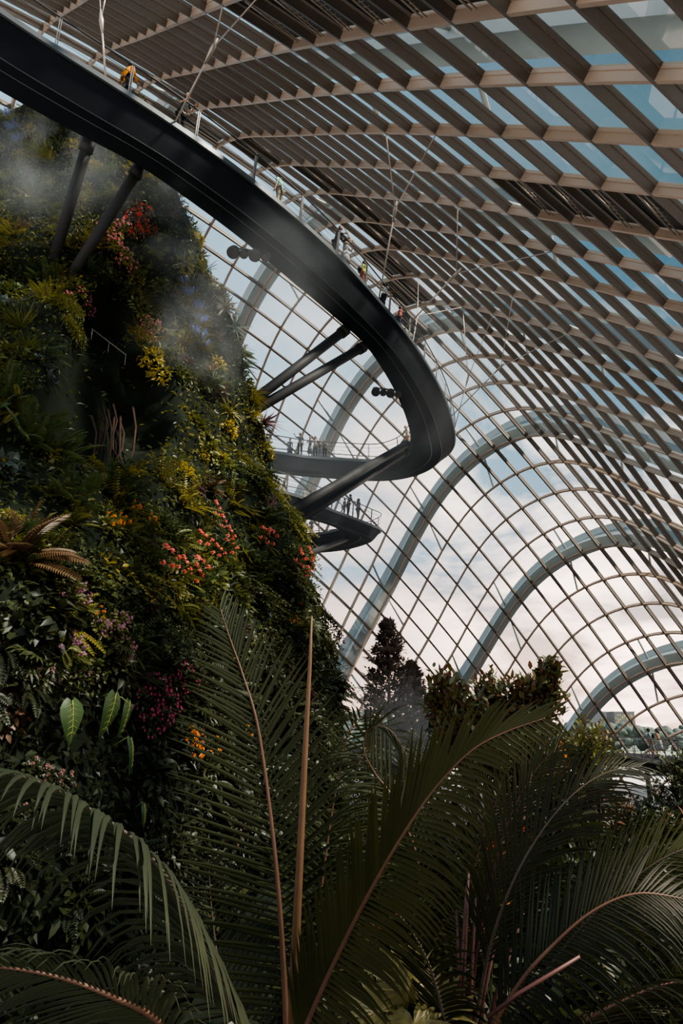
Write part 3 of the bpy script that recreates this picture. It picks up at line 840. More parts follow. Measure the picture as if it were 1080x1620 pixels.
# --- individual plants over the wall
def zone(px, py):
    if py < 380: return 'high on the planted wall under the walkway' if px < 240 else 'at the wall top right edge against the glass'
    if px > 330-0 and py < 700: return 'on the wall right edge against the glass'
    if py < 560: return 'around the feet of the upper struts'
    if py < 760: return 'beside the dark hollow of the planted wall'
    if px > 330: return 'on the wall right shoulder by the lower walkway'
    if py < 1000: return 'in the middle of the planted wall'
    return 'low on the planted wall behind the palm fronds'
kinds = {  # name: (meshes, base scale, label start, category)
 'leafy_shrub': (('shrub_a','shrub_b','shrub_d'), (.8, 1.35), 'bushy green broadleaf plant', 'shrub'),
 'olive_shrub': (('shrub_c','shrub_y'), (.7, 1.2), 'yellow-olive leafy shrub', 'shrub'),
 'creeper': (('creeper_a','creeper_b','creeper_c'), (.9, 1.4), 'small-leaved dense creeper', 'creeper'),
 'fern': (('fern_a','fern_b','fern_c'), (.8, 1.35), 'arching green fern', 'fern'),
 'bromeliad': (('brom_a','brom_b','brom_c','brom_d'), (.8, 1.35), 'spiky rosette bromeliad', 'bromeliad'),
 'grass_tuft': (('grass_a','grass_b'), (.8, 1.3), 'tuft of hanging grassy leaves', 'grass'),
 'trailing_vine': (('vine_a','vine_b'), (.9, 1.5), 'trailing leafy vine', 'vine'),
 'fingered_plant': (('lobes_a','lobes_b'), (.8, 1.3), 'plant with splayed finger-like leaves', 'plant'),
 'bronze_shrub': (('shrub_e','shrub_f'), (.7, 1.1), 'bronze-purple leafy plant', 'shrub'),
}
tot = sum(c[5] for c in cells)
cum = []; s_ = 0
for c in cells: s_ += c[5]*(1.0 if c[6][1] < 850 else 2.3); cum.append(s_)
import bisect
made = {}
placed = 0; tries = 0
rp_ = random.Random(21)
while placed < 1050 and tries < 9000:
    tries += 1
    c = cells[min(len(cells)-1, bisect.bisect(cum, rp_.random()*s_))]
    ctr, a, b, cc, d, ar, pp, nn = c
    u, v = rp_.random(), rp_.random(); p = a.lerp(b, u).lerp(d.lerp(cc, u), v)
    px, py, dep = proj(p)
    if not (-40 < px < 640 and 140 < py < 1500): continue
    if 55 < px < 215 and 1070 < py < 1330 and not (px > 120 and py > 1150 and px < 150): continue
    cv = cave(px, py)
    if cv > .35: continue
    r = rp_.random(); edge = px > lerpz([(300,215),(440,280),(560,320),(700,360),(780,400),(1200,520)], py)
    cl = noise.noise(p*.35+V((3,1,2)))
    if edge and py < 720: kd = 'bromeliad' if r < .55 else 'grass_tuft' if r < .7 else 'olive_shrub' if r < .85 else 'fern'
    elif py < 600:
        kd = ('olive_shrub' if r < .3 else 'fern' if r < .5 else 'leafy_shrub' if r < .7 else 'fingered_plant' if r < .82 else 'grass_tuft' if r < .92 else 'bronze_shrub') if cl > -.1 else ('creeper' if r < .55 else 'leafy_shrub' if r < .8 else 'fern')
    elif py < 1000:
        kd = ('fern' if r < .42 else 'creeper' if r < .6 else 'leafy_shrub' if r < .8 else 'trailing_vine' if r < .88 else 'olive_shrub') if (cl > 0 or px < 120) else ('leafy_shrub' if r < .45 else 'creeper' if r < .7 else 'trailing_vine' if r < .8 else 'olive_shrub' if r < .92 else 'bronze_shrub')
    else:
        kd = 'leafy_shrub' if r < .35 else 'fern' if r < .6 else 'creeper' if r < .75 else 'fingered_plant' if r < .85 else 'bronze_shrub' if r < .93 else 'trailing_vine'
    if made.get(kd, 0) >= 280: continue
    made[kd] = made.get(kd, 0)+1
    ms, sc, lab, cat = kinds[kd]
    z = zone(px, py)
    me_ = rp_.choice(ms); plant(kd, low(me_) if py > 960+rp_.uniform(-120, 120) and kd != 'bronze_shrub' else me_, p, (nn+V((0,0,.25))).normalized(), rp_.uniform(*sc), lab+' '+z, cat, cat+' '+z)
    placed += 1
# --- flowering plants where the photo shows their colours
flowers = [
 ('rhododendron','shrub_a','heads_coral','coral-pink flowering bush', [(268,902),(245,893),(285,915),(322,808),(333,828),(345,852),(330,885),(307,870),(350,880),(298,905)], .75, 'in the middle of the planted wall'),
 ('rhododendron','shrub_a','heads_coral','coral-pink flowering bush', [(403,848),(412,852),(468,905),(478,893),(462,912),(486,900),(455,882),(472,880)], .8, 'at the wall edge below the lower walkway'),
 ('fuchsia','shrub_a','bells_magenta','bush hung with small magenta bell flowers', [(232,1098),(250,1120),(215,1115),(262,1095),(240,1140),(225,1150),(275,1080)], .75, 'low on the wall left of the upright frond'),
 ('pink_shrub','shrub_b','bells_mauve','plant with drooping mauve-pink flower clusters', [(168,1005),(180,1040),(150,1000),(178,990),(185,1025)], .55, 'in the lower middle of the planted wall'),
 ('pink_shrub','shrub_c','heads_pink','bright pink flowering plant', [(182,375),(175,395),(192,365),(200,410),(215,430),(163,365)], .85, 'right of the upper struts'),
 ('pink_shrub','shrub_b','heads_pink','small pink flowering plant', [(118,462),(128,475),(108,478),(135,492)], .6, 'just below the foot of the lower left strut'),
 ('pink_shrub','shrub_c','bells_pink','pink-spiked leafy plant', [(228,512),(240,520),(222,530),(236,545)], .7, 'right of the dark hole'),
 ('blue_flower','grass_b','spikes_blue','plant with upright blue flower spikes', [(300,478),(308,500),(312,520),(303,535),(296,462),(316,545),(320,560)], .9, 'in mist on the upper right wall'),
 ('blue_flower','grass_a','spikes_blue','plant with upright blue flower spikes', [(14,165),(20,195),(28,215),(34,232)], .9, 'at the top left of the wall'),
 ('red_shrub','shrub_e','heads_red','plant speckled with small red flowers', [(225,360),(232,340),(218,375),(212,350),(240,372)], .8, 'on the wall right of the upper struts'),
 ('orange_shrub','shrub_b','heads_orange','plant dotted with orange flowers', [(182,838),(165,842),(203,818),(228,835)], .6, 'on the middle left of the planted wall'),
 ('orange_shrub','shrub_a','heads_orange','tall plant with a few orange flowers', [(286,1185),(294,1202),(280,1178),(322,1190),(370,1160)], .6, 'beside the left edge of the tall upright frond'),
 ('orange_shrub','shrub_a','heads_orange','plant with loose orange-red flowers', [(455,985),(462,960),(135,978),(393,946)], .55, 'on the lower right of the planted wall'),
 ('mauve_orchid','fern_b','spikes_mauve','orchid-like plant with hanging mauve sprays', [(413,815),(418,800),(99,960),(97,1035)], .8, 'on the planted wall'),
 ('pale_flower','shrub_a','heads_white','leafy plant with pale dusty-pink flowers', [(45,1225),(18,1290),(72,1235),(90,1240),(68,1078),(120,1075)], .5, 'low at the left of the planted wall'),
]
for nm, leafm, fm, lab, pts, sc, where in flowers:
    for (px, py) in pts:
        p, n = onwall(px, py)
        if p is None: continue
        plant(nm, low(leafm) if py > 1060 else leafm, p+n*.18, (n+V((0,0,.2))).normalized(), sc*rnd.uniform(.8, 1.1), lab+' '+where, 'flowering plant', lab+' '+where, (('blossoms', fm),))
# yellow sunlight put into shrub colour, big ferns, purple bromeliad at the edge
for px, py, me, sc, nm, lab, cat in (
   (238,565,'shrub_y',1.1,'sunlit_shrub','sunlit yellow-green shrub, the upper of the pair beside the dark hole','shrub'), (252,590,'shrub_y',1.0,'sunlit_shrub','sunlit yellow-green shrub, the lower of the pair beside the dark hole','shrub'),
   (228,540,'fern_c',1.2,'fern','olive fern above the sunlit yellow-green shrubs','fern'),
   (28,890,'fern_big',1.0,'tree_fern','large bronze-tinged fern hanging at the left edge of the planted wall','fern'), (40,700,'fern_bigg',.95,'tree_fern','large green fern at left, beside the dark hollow','fern'),
   (95,735,'fern_bigg',.9,'tree_fern','large green fern just under the dark hollow','fern'), (20,640,'fern_bigg',.9,'tree_fern','large green fern left of the dark hollow at the frame edge','fern'),
   (110,800,'fern_bigg',.8,'tree_fern','large green fern above the orange-dotted plants','fern'), (330,775,'fern_big',.55,'tree_fern','golden-brown fern fronds sticking out below the dark hollow','fern'),
   (428,670,'brom_p',1.25,'purple_bromeliad','large purple spiky bromeliad beside the feet of the paired struts','bromeliad'), (395,610,'brom_c',1.1,'bromeliad','reddish spiky bromeliad just above the purple one at the wall edge','bromeliad'),
   (365,520,'brom_b',1.5,'bromeliad','big blue-green spiky bromeliad jutting from the right edge into the glass','bromeliad'), (352,490,'brom_a',1.4,'bromeliad','big grey spiky bromeliad near the upper right edge of the planted wall','bromeliad'),
   (12,1050,'shrub_f',1.1,'coleus','purple-leaved coleus at the left frame edge','coleus'), (22,1095,'shrub_f',1.0,'coleus','purple-brown coleus just below another at the left frame edge','coleus'), (8,1125,'shrub_e',.9,'coleus','bronze coleus beneath the purple ones at the left frame edge','coleus'),
   (505,1010,'vine_a',1.1,'trailing_vine','dark vine with lobed leaves sticking out over the glass beside the lance-like bud','vine'), (515,930,'vine_a',.9,'trailing_vine','dark leafy vine reaching out over the glass under the coral flowers','vine'),
   (490,775,'vine_b',.9,'trailing_vine','thin leafy sprig standing out against the glass between the two walkways','vine')):
    p, n = onwall(px, py)
    k = 0
    while p is None and k < 40: k += 1; p, n = onwall(px-k*4, py)
    if p is None: continue
    plant(nm, me, p+n*(.2 if px > 330 else 0), (n+V((.35 if px > 330 else .15,0,.2))).normalized(), sc, lab, cat, None)
# heart-leaved anthuriums: each leaf a part with pale veins
def heart_plant(px, py, leaves, label):
    p, n = onwall(px, py); root = empty('anthurium', p); tag(root, label, 'anthurium')
    y = V((0,0,1))-n*n.z; y.normalize(); x = y.cross(n)
    for (dx, dy, L, w, tilt) in leaves:
        base = x*dx+y*dy+n*.45; ax = (-y+x*tilt).normalized(); sd = ax.cross(n)
        mb = MB(); rows = []
        prof = [(-.16,.30),(-.08,.62),(.06,.92),(.22,1.0),(.42,.84),(.62,.58),(.80,.30),(.93,.1),(1,.01)]
        for t, ww in prof:
            row = []
            for q in (-1,-.66,-.33,0,.33,.66,1):
                lob = .10*(1-abs(q)) if t < 0 else 0
                row.append(mb.vert(base+ax*(L*(t+lob))+sd*(q*ww*w*.5)+n*(.10*L*(-abs(q)**1.5*.9+ .5*abs(q)) -.25*L*t*t)+n*.012*cos(t*28)))
            rows.append(row)
        for a, b in zip(rows, rows[1:]):
            for k in range(6): mb.face((a[k], a[k+1], b[k+1], b[k]), 0, True)
        lf = mb.build('leaf', G['heart'], root)
        vn = MB(); C = lambda t, q: base+ax*(L*t)+sd*(q*w*.5)+n*(.10*L*(-abs(q)**1.5*.9+.5*abs(q))-.25*L*t*t+.014)
        vn.tube([C(t, 0) for t in (-.08,.1,.3,.5,.7,.9)], [.008,.008,.007,.006,.004,.002], 4)
        for t in (0,.12,.25,.38,.52,.66):
            for s in (-1, 1): vn.tube([C(t, 0), C(t+.06, s*.35), C(t+.10, s*(.72-.55*t))], [.004,.003,.0015], 3)
        vn.build('vein', G['vein'], lf)
        st = MB(); st.tube([V((0,0,-.05)), (base+y*.1)*.6+n*.12, base], .009, 5); st.build('leaf_stalk', G['vein'], root)
heart_plant(88,1120, [(0,0,.62,.40,.12)], 'heart-leaved anthurium with one broad veined leaf, leftmost of the hanging big leaves')
heart_plant(150,1100, [(0,0,.72,.36,-.05), (.34,-.1,.62,.20,0)], 'anthurium with a long veined hanging leaf and a narrow one beside it')
heart_plant(170,1180, [(0,0,.55,.17,.15)], 'yellowish narrow hanging leaf plant, pale against dark ferns')
heart_plant(205,1280, [(0,0,.34,.11,.1)], 'small yellow narrow hanging leaf below the larger yellowish one')
# hanging roots in the dark hollow, guard rail on the ledge, coiled hose
rt = MB()
p0, n0 = onwall(160, 690)
for k in range(9):
    px = 132+k*9; a, an = onwall(px, 655+rnd.uniform(-15,15)); b, bn = onwall(px+rnd.uniform(-3,3), 730+rnd.uniform(-15,20))
    if a is None or b is None: continue
    mb = MB(); mb.tube([a+an*.25, a.lerp(b,.35)+an*.35+rv(.04), a.lerp(b,.7)+an*.3+rv(.04), b+bn*.2], [.045,.035,.03,.012], 6)
    o = mb.build('hanging_root', M['root']); tag(o, 'brown woody root hanging down in the dark hollow of the planted wall', 'root', 'roots in the dark hollow')
a, an = onwall(148, 518); b, bn = onwall(198, 560)
if a and b:
    root = empty('guard_rail', a.lerp(b,.5)); tag(root, 'thin steel guard rail at the mouth of the dark hole in the planted wall', 'railing')
    a, b = at(145,520,min(proj(a)[2], proj(b)[2])-.3), at(200,562,min(proj(a)[2], proj(b)[2])-.3)
    mb = MB(); mb.tube(local(root, [a, b]), .016, 6); mb.build('handrail', M['rail'], root)
    for f in (.02, .5, .98):
        q = a.lerp(b, f); mb = MB(); mb.tube(local(root, [q, q-V((0,0,.4))]), .012, 6); mb.build('post', M['rail'], root)
p, n = onwall(68, 603)
if p:
    mb = MB(); c = p+n*.25
    for q in range(3):
        y = V((0,0,1)); x = y.cross(n).normalized(); mb.tube([c+x*(.2*cos(2*pi*k/16))+y*((.2-.01*q)*sin(2*pi*k/16))+n*(.04*q) for k in range(17)], .016, 5)
    o = mb.build('coiled_hose', M['strut']); tag(o, 'grey coiled hose hanging on the wall left of the dark hollow', 'hose')
# ------------------------------------------------------------------ palms in the foreground
G['palm'] = leafmat('palm_green', (.015, .020, .006), (.043, .047, .013), .2, .55, 1.2, .22)
G['palm_y'] = leafmat('palm_yellowish', (.016, .020, .006), (.046, .048, .013), .25, .55, 1.2, .22)
G['palm_d'] = leafmat('palm_dark', (.006, .008, .004), (.017, .018, .007), .2, .55, 1.2, .22)
G['palm_b'] = leafmat('palm_bluish', (.014, .020, .011), (.043, .050, .026), .2, .55, 1.2, .22)
M['rachis'] = paint('rachis_tan', (.11, .052, .032), .5, 0, .25, 8, .4)
M['rachis_g'] = paint('rachis_greybrown', (.07, .052, .04), .5, 0, .25, 8, .4)
M['rachis_r'] = paint('rachis_red', (.07, .028, .024), .5, 0, .25, 8, .4)
M['spear'] = paint('spear_tan', (.13, .068, .034), .5, 0, .25, 12, .4)
rl = random.Random(9)
def frond(root, ctrl, side, L, n, angs=((75,35),(75,35)), droop=(.35,.35), t0=.18, w=.032, gm='palm', rm='rachis', r0=.017, tilt=0., lenprof=None, jit=.06, name='frond', taper_tip=.45):
    """one pinnate leaf: curved rachis with leaflets either side; angs = (base, tip) angle from the rachis for each side"""
    P = poly_sample([V(p) for p in ctrl], 80)
    mb = MB()
    for s in (0, 1):
        sg = -1 if s == 0 else 1
        for k in range(n):
            t = t0+(1-t0)*(k+.5*s)/n
            if t > .995: continue
            i = min(78, int(t*79)); p = P[i].lerp(P[i+1], t*79-i)
            T = (P[min(79, i+2)]-P[max(0, i-2)]).normalized()
            sv = side(t) if callable(side) else side
            sd = (sv-T*sv.dot(T)).normalized()
            nr = sd.cross(T).normalized()
            sd = (sd*sg+nr*tilt).normalized()
            a = radians(angs[s][0]+(angs[s][1]-angs[s][0])*t+rl.uniform(-4, 4))
            d = (T*cos(a)+sd*sin(a)).normalized()
            tt = (t-t0)/(1-t0)
            LL = (L[s] if isinstance(L, tuple) else L)*(.55+.45*sin(pi*min(1, .18+tt*.75))) * (1-(1-taper_tip)*max(0, tt-.55)/.45) * rl.uniform(1-jit, 1+jit)
            ww = w*rl.uniform(.85, 1.15)*(1-.35*tt)
            b = len(mb.v); q = V(p); nn = 6
            dr = droop[s]*rl.uniform(.8, 1.2)
            for j in range(nn+1):
                f = j/nn
                hw = ww*.5*(.35+.65*min(1, f*4))*(1-f**2.2*.96)
                ln_ = d.cross(T); ln_ = ln_.normalized() if ln_.length > 1e-3 else nr
                x = ln_.cross(d).normalized()
                mb.vert(q-x*hw+ln_*hw*.55); mb.vert(q); mb.vert(q+x*hw+ln_*hw*.55)
                d = (d+V((0,0,-1))*dr*2.0/nn*(f+.15)).normalized(); q = q+d*(LL/nn)
            for j in range(nn):
                for c in (0, 1): mb.face((b+3*j+c, b+3*j+c+1, b+3*j+3+c+1, b+3*j+3+c), 0, True)
    mb.v = [tuple(V(p)-root.location) for p in mb.v]
    fo = mb.build(name, G[gm], root)
    rb = MB(); rb.tube(local(root, P), [r0*(1-.86*i/79) for i in range(80)], 7); rb.build('rachis', M[rm], fo)
    return fo
def px3(lst): return [at(*q) for q in lst]
RIGHT = V((1,0,0))
pa = empty('palm', at(455, 1690, 4.1)); tag(pa, 'big feather palm in front, one tall upright frond and a bare tan spear at centre', 'palm')
frond(pa, px3([(455,1690,4.1),(450,1560,4.15),(441,1420,4.2),(428,1290,4.3),(408,1150,4.45),(385,1070,4.6),(362,1005,4.75),(348,962,4.9)]), RIGHT, .70, 62, ((88,26),(74,26)), (.14,.10), .10, .034, 'palm', 'rachis', .021)
sp = MB(); sp.tube(local(pa, px3([(462,1690,4.0),(464,1560,4.0),(473,1380,4.0),(484,1160,4.05),(490,1050,4.1),(493,975,4.1)])), [.030,.029,.023,.016,.011,.005], 9)
sp.build('spear_leaf', M['spear'], pa)
frond(pa, px3([(440,1740,3.8),(350,1560,3.5),(282,1420,3.3),(225,1340,3.2),(150,1285,3.1),(70,1240,3.0),(-30,1212,2.95)]), V((.25,-.8,.3)), .92, 68, ((55,35),(80,55)), (1.5,1.3), .18, .046, 'palm_b', 'rachis_g', .022)
frond(pa, px3([(330,1720,2.9),(255,1620,2.8),(180,1578,2.7),(100,1548,2.65),(10,1531,2.6),(-90,1528,2.6)]), V((.1,-.62,.75)), .46, 52, ((52,42),(52,42)), (.25,.9), .05, .026, 'palm_b', 'rachis', .017)
frond(pa, px3([(440,1730,3.9),(500,1585,3.85),(545,1488,3.8),(587,1407,3.7),(630,1332,3.6),(680,1257,3.55),(740,1192,3.5),(795,1160,3.5),(862,1136,3.5)]), V((.75,0,-.65)), (.62,.46), 72, ((30,16),(100,42)), (.12,.75), .12, .042, 'palm_y', 'rachis', .018, .0)
frond(pa, px3([(480,1720,5.4),(500,1480,5.8),(520,1320,6.0),(536,1225,6.1),(550,1165,6.1),(575,1132,6.0)]), RIGHT, .72, 44, ((82,40),(80,50)), (.5,.5), .15, .036, 'palm', 'rachis', .018)
frond(pa, px3([(560,1720,5.2),(660,1420,5.3),(630,1280,5.4),(592,1222,5.5),(575,1185,5.5),(585,1153,5.5),(618,1156,5.4),(655,1215,5.3)]), V((.7,.2,.7)), .60, 46, ((70,30),(55,30)), (.9,.5), .3, .03, 'palm', 'rachis', .016)
frond(pa, px3([(470,1740,4.9),(560,1560,5.0),(590,1480,5.0),(575,1400,5.1),(560,1340,5.2)]), RIGHT, .7, 34, ((80,50),(60,40)), (.5,.6), .1, .034, 'palm_d', 'rachis_g', .016)
frond(pa, px3([(450,1760,4.7),(390,1640,4.9),(350,1540,5.0),(335,1440,5.1),(330,1360,5.2)]), RIGHT, .62, 34, ((80,50),(70,40)), (.3,.3), .1, .034, 'palm_d', 'rachis_g', .016)
pb = empty('palm', at(735, 1690, 4.9)); tag(pb, 'dark feather palm at right front, reddish leaf stalks rising from one crown', 'palm')
frond(pb, px3([(740,1690,4.7),(770,1520,4.6),(805,1410,4.6),(850,1325,4.6),(905,1258,4.6),(960,1222,4.65),(1015,1212,4.7)]), V((.55,-.5,-.65)), .66, 56, ((40,22),(40,22)), (.5,.5), .3, .022, 'palm_d', 'rachis_g', .017)
frond(pb, px3([(735,1690,4.9),(752,1520,4.9),(775,1400,4.9),(808,1290,4.95),(850,1215,5.0),(885,1180,5.0)]), V((.8,-.4,-.4)), .66, 52, ((42,22),(50,25)), (.25,.5), .3, .024, 'palm_y', 'rachis_r', .017)
frond(pb, px3([(745,1690,4.2),(815,1565,4.1),(880,1490,4.1),(945,1437,4.1),(1015,1413,4.1),(1110,1428,4.1)]), V((.2,-.75,-.6)), .66, 56, ((48,40),(60,45)), (.35,1.2), .2, .027, 'palm_d', 'rachis', .019)
frond(pb, px3([(760,1690,4.5),(860,1540,4.5),(930,1455,4.5),(1000,1392,4.5),(1060,1352,4.5),(1130,1330,4.5)]), V((.4,-.5,-.75)), .58, 48, ((36,24),(44,26)), (.3,.6), .35, .022, 'palm', 'rachis_g', .015)
frond(pb, px3([(725,1690,5.2),(728,1540,5.3),(738,1430,5.3),(760,1335,5.4),(790,1255,5.5)]), RIGHT, .75, 50, ((88,45),(78,45)), (.25,.35), .25, .026, 'palm_d', 'rachis_r', .016)
frond(pb, px3([(750,1700,3.6),(850,1660,3.5),(950,1600,3.4),(1040,1560,3.4),(1110,1550,3.4)]), V((.1,-.75,.6)), .6, 46, ((50,40),(60,45)), (.4,1.1), .1, .026, 'palm_d', 'rachis_r', .016)
frond(pb, px3([(720,1700,4.4),(690,1560,4.4),(655,1480,4.4),(610,1430,4.4),(560,1420,4.4)]), V((.3,-.6,.7)), .55, 40, ((50,35),(60,40)), (.4,1.0), .2, .028, 'palm_d', 'rachis_g', .016)
for i, (x0, x1, y1) in enumerate(((718,738,1400),(726,741,1380),(738,752,1420),(730,722,1440),(746,790,1460),(752,828,1445))):
    mb = MB(); mb.tube(local(pb, px3([(x0+6,1700,4.85),(x0+ (x1-x0)*.4,1580,4.85),(x1,y1,4.9)])), [.019,.016,.009], 7); mb.build('leaf_stalk', M['rachis_r'], pb)
# blunt cut stalk lying across at lower right
mb = MB(); mb.tube(local(pb, px3([(770,1610,3.9),(820,1572,3.9),(917,1513,3.9)])), [.013,.012,.009], 8); mb.build('cut_stalk', M['rachis_r'], pb)
# fan palm and a broad pleated leaf at the foot
def fan(root, c, ax, nr, R, n, mat, spread=150):
    mb = MB(); sd = ax.cross(nr)
    for k in range(n):
        a = radians(-spread+2*spread*k/(n-1)); d = ax*cos(a)+sd*sin(a)
        mb.leaf(c, d, nr, R*(.75+.25*cos(a*.6)), R*.17, .25, .35)
    mb.v = [tuple(V(p)-root.location) for p in mb.v]
    return mb.build('fan_leaf', G[mat], root)
fp = empty('fan_palm', at(640, 1700, 4.6)); tag(fp, 'small yellowish fan palm at the bottom, between the two feather palms', 'palm')
G['fan'] = leafmat('fan_leaf_yellow', (.10, .095, .030), (.20, .17, .055), .3, .45)
for (x, y, d, ax, R) in ((642,1562,4.5,V((-.3,-.2,.9)), .30), (600,1600,4.4,V((-.8,-.3,.3)), .28), (690,1600,4.6,V((.6,-.4,.4)), .28), (655,1620,4.3, V((.1,-.6,-.4)), .26)):
    c = at(x, y, d); l = fan(fp, c, ax.normalized(), V((0,-.85,.5)).normalized(), R, 19, 'fan')
    mb = MB(); mb.tube(local(fp, [at(640,1700,4.6), c]), .01, 5); mb.build('leaf_stalk', M['rachis_g'], l)
bl = empty('broadleaf_plant', at(695, 1660, 5.6)); tag(bl, 'plant with two large smooth pale-green leaves behind the fan palm', 'plant')
for (x, y, d, dx, L, w) in ((700,1520,5.6,.12,.62,.24), (672,1500,5.7,-.45,.5,.2)):
    mb = MB(); b0 = at(x, y+60, d); mb.leaf(b0, V((dx,.05,1)), V((0,-1,.3)), L, w, .1, .12, 0, 2)
    mb.tube([bl.location, b0], .01, 5); mb.v = [tuple(V(p)-bl.location) for p in mb.v]; mb.build('leaf', G['palm_y'], bl)

# ------------------------------------------------------------------ planting bed, trees and shrubs beyond the palms
def bedz(x, y):
    d = y
    z = -2.6 if d < 9 else -2.6-(d-9)*.02
    if d > 22: z -= (d-22)*.22
    if d < 4.5: z -= (4.5-d)*.5
    return z+.25*noise.noise(V((x*.35, y*.35, 4)))
bd = MB(); ids = {}
for i in range(61):
    for j in range(56):
        x, y = -1.5+19*i/60, 2.2+34*j/55
        z = bedz(x, y)
        if x > 8+y*.25: z -= (x-8-y*.25)*.5
        ids[i, j] = bd.vert((x, y, max(z, GROUND+.05)))
for i in range(60):
    for j in range(55): bd.face((ids[i,j], ids[i+1,j], ids[i+1,j+1], ids[i,j+1]), 0, True)
bd.build('planting_bed', M['soil'], None, 'structure')
pth = MB(); ids = [pth.vert(p) for p in (at(1010,1640,6), at(1200,1640,6), at(1200,1535,8), at(1062,1545,8))]; pth.face(ids); pth.build('path', M['path'], None, 'structure')
bvb = BVHTree.FromPolygons([V(p) for p in bd.v], bd.f)
def bedpt(x, y):
    h = bvb.ray_cast(V((x, y, 10)), V((0,0,-1))); return h[0] if h[0] else V((x, y, GROUND))
up = V((0,0,1))
ground_kinds = {'garden_shrub': (('shrub_a','shrub_b','shrub_c'), (1.2, 2.0), 'leafy shrub in the planting bed behind the palms', 'shrub'),
  'garden_fern': (('fern_a','fern_b'), (1.2, 1.8), 'fern in the planting bed behind the palms', 'fern'),
  'garden_creeper': (('creeper_a','creeper_b'), (1.3, 2.0), 'dense small-leaved bush in the planting bed behind the palms', 'shrub'),
  'garden_grass': (('grass_a','grass_b'), (1.3, 2.0), 'grassy clump in the planting bed behind the palms', 'grass')}
n_ = 0; tr_ = 0
while n_ < 210 and tr_ < 4000:
    tr_ += 1
    dpt = 5.5+14*rp_.random()**1.2; px = rp_.uniform(500, 1130)
    x = (px-540)/FPX*dpt; p = bedpt(x, dpt*1.0)
    qx, qy, qd = proj(p+V((0,0,.5)))
    if qy < 1215 or qy > 1750: continue
    if qx > 985 and qy < 1300: continue
    kd = rp_.choices(list(ground_kinds), (5, 2, 4, 1.5))[0]; ms, sc, lab, cat = ground_kinds[kd]
    plant(kd, low(rp_.choice(ms)), p+up*.12, (up+rv(.25)+V((0,-.35,0))).normalized(), rp_.uniform(*sc), lab, cat, lab)  # bed plants use the shade-coloured copies
    n_ += 1
for (px, py, d, me, fl, sc, lab) in ((805,1345,9,'shrub_a','heads_red',.9,'dark bush with a few red flowers behind the right palm fronds'), (775,1480,6.5,'shrub_b','heads_orange',.7,'small plant with orange flowers among the reddish leaf stalks'),
      (615,1475,6.5,'shrub_a','heads_red',.5,'small plant with red flowers at the foot of the bed, left of the red stalks'),
      (870,1195,11,'shrub_e','heads_orange',.6,'orange-tipped shrub below the glossy tree'), (845,1235,10,'shrub_c','heads_orange',.55,'olive shrub with orange tips under the glossy tree')):
    plant('flowering_shrub', low(me), at(px, py, d), V((0,-.6,.8)).normalized(), sc, lab, 'flowering plant', None, (('blossoms', fl),))
def tree_shape(root, base, crown, nbranch, nl, L, w, mats, wood, trunk_r=.05, top=None, leafshape=0, seed=1):
    r = random.Random(seed); base = V(base)
    for ci, (c, R, sc) in enumerate(crown):
        c = V(c)
        tk = MB(); fork = base.lerp(c, .45)+V((r.uniform(-.1,.1), 0, 0)); tk.tube(local(root, [base, fork, c]), [trunk_r, trunk_r*.7, trunk_r*.4], 7)
        ends = []
        for k in range(nbranch):
            d = V((r.gauss(0,1), r.gauss(0,1), r.gauss(.25,1))).normalized()
            e = c+V((d.x*sc[0], d.y*sc[1], d.z*sc[2]))*R*r.uniform(.75, 1.05); s = fork.lerp(c, r.random())
            tk.tube(local(root, [s, s.lerp(e, .55)+V((0,0,.06)), e]), [trunk_r*.35, trunk_r*.22, trunk_r*.1], 5); ends.append((s, e))
        tk.build('trunk' if ci == 0 else 'limb', M[wood], root)
        mb = MB()
        for s, e in ends:
            ax = (e-s).normalized()
            for k in range(nl):
                p = s.lerp(e, r.uniform(.45, 1.04))+V((r.uniform(-1,1), r.uniform(-1,1), r.uniform(-1,1)))*L*.7
                dd = ax*.6+V((r.uniform(-1,1), r.uniform(-1,1), r.uniform(-.6,1)))
                mb.leaf(p, dd, V((0,-.2,1))+V((r.uniform(-.7,.7), r.uniform(-.7,.7), 0)), L*r.uniform(.7,1.2), w*r.uniform(.8,1.2), r.uniform(.05,.3), .25, r.choices(range(len(mats)), [3,2,1.3][:len(mats)])[0], leafshape)
        mb.v = [tuple(V(p)-root.location) for p in mb.v]
        mb.build('foliage', [G[m] for m in mats], root)
G['glossy'] = leafmat('glossy_leaf', (.030, .040, .018), (.11, .11, .045), .2, .3, 2, .6)
G['rustb'] = leafmat('rust_dark', (.07, .035, .018), (.15, .075, .035), .3, .35, 2, .5)
G['rust'] = leafmat('rust_leaf', (.10, .040, .020), (.22, .10, .045), .3, .35, 2, .5)
G['oliveb'] = leafmat('bush_olive', (.045, .048, .012), (.12, .105, .022))
gt = empty('glossy_tree', bedpt(2.1, 10.0)); tag(gt, 'broad bushy tree with glossy dark and rust-coloured leaves, in front of the glass', 'tree')
tree_shape(gt, gt.location, [(at(728,1135,9.6), .52, (1,.8,.95)), (at(838,1105,10), .52, (1.05,.8,.72)), (at(775,1160,9.8), .50, (1.1,.8,.8)), (at(868,1070,10), .22, (.5,.5,1.1)), (at(795,1100,10.2), .46, (1.1,.8,.7)), (at(705,1110,9.5), .38, (.8,.8,.9)), (at(830,1170,10), .55, (1,.8,.7))], 30, 34, .14, .062, ['glossy','rustb','oliveb'], 'bark', .045, seed=4)
ob = empty('olive_bush', bedpt(5.2, 15)); tag(ob, 'olive-green fine-leaved bush at the near end of the footbridge', 'shrub')
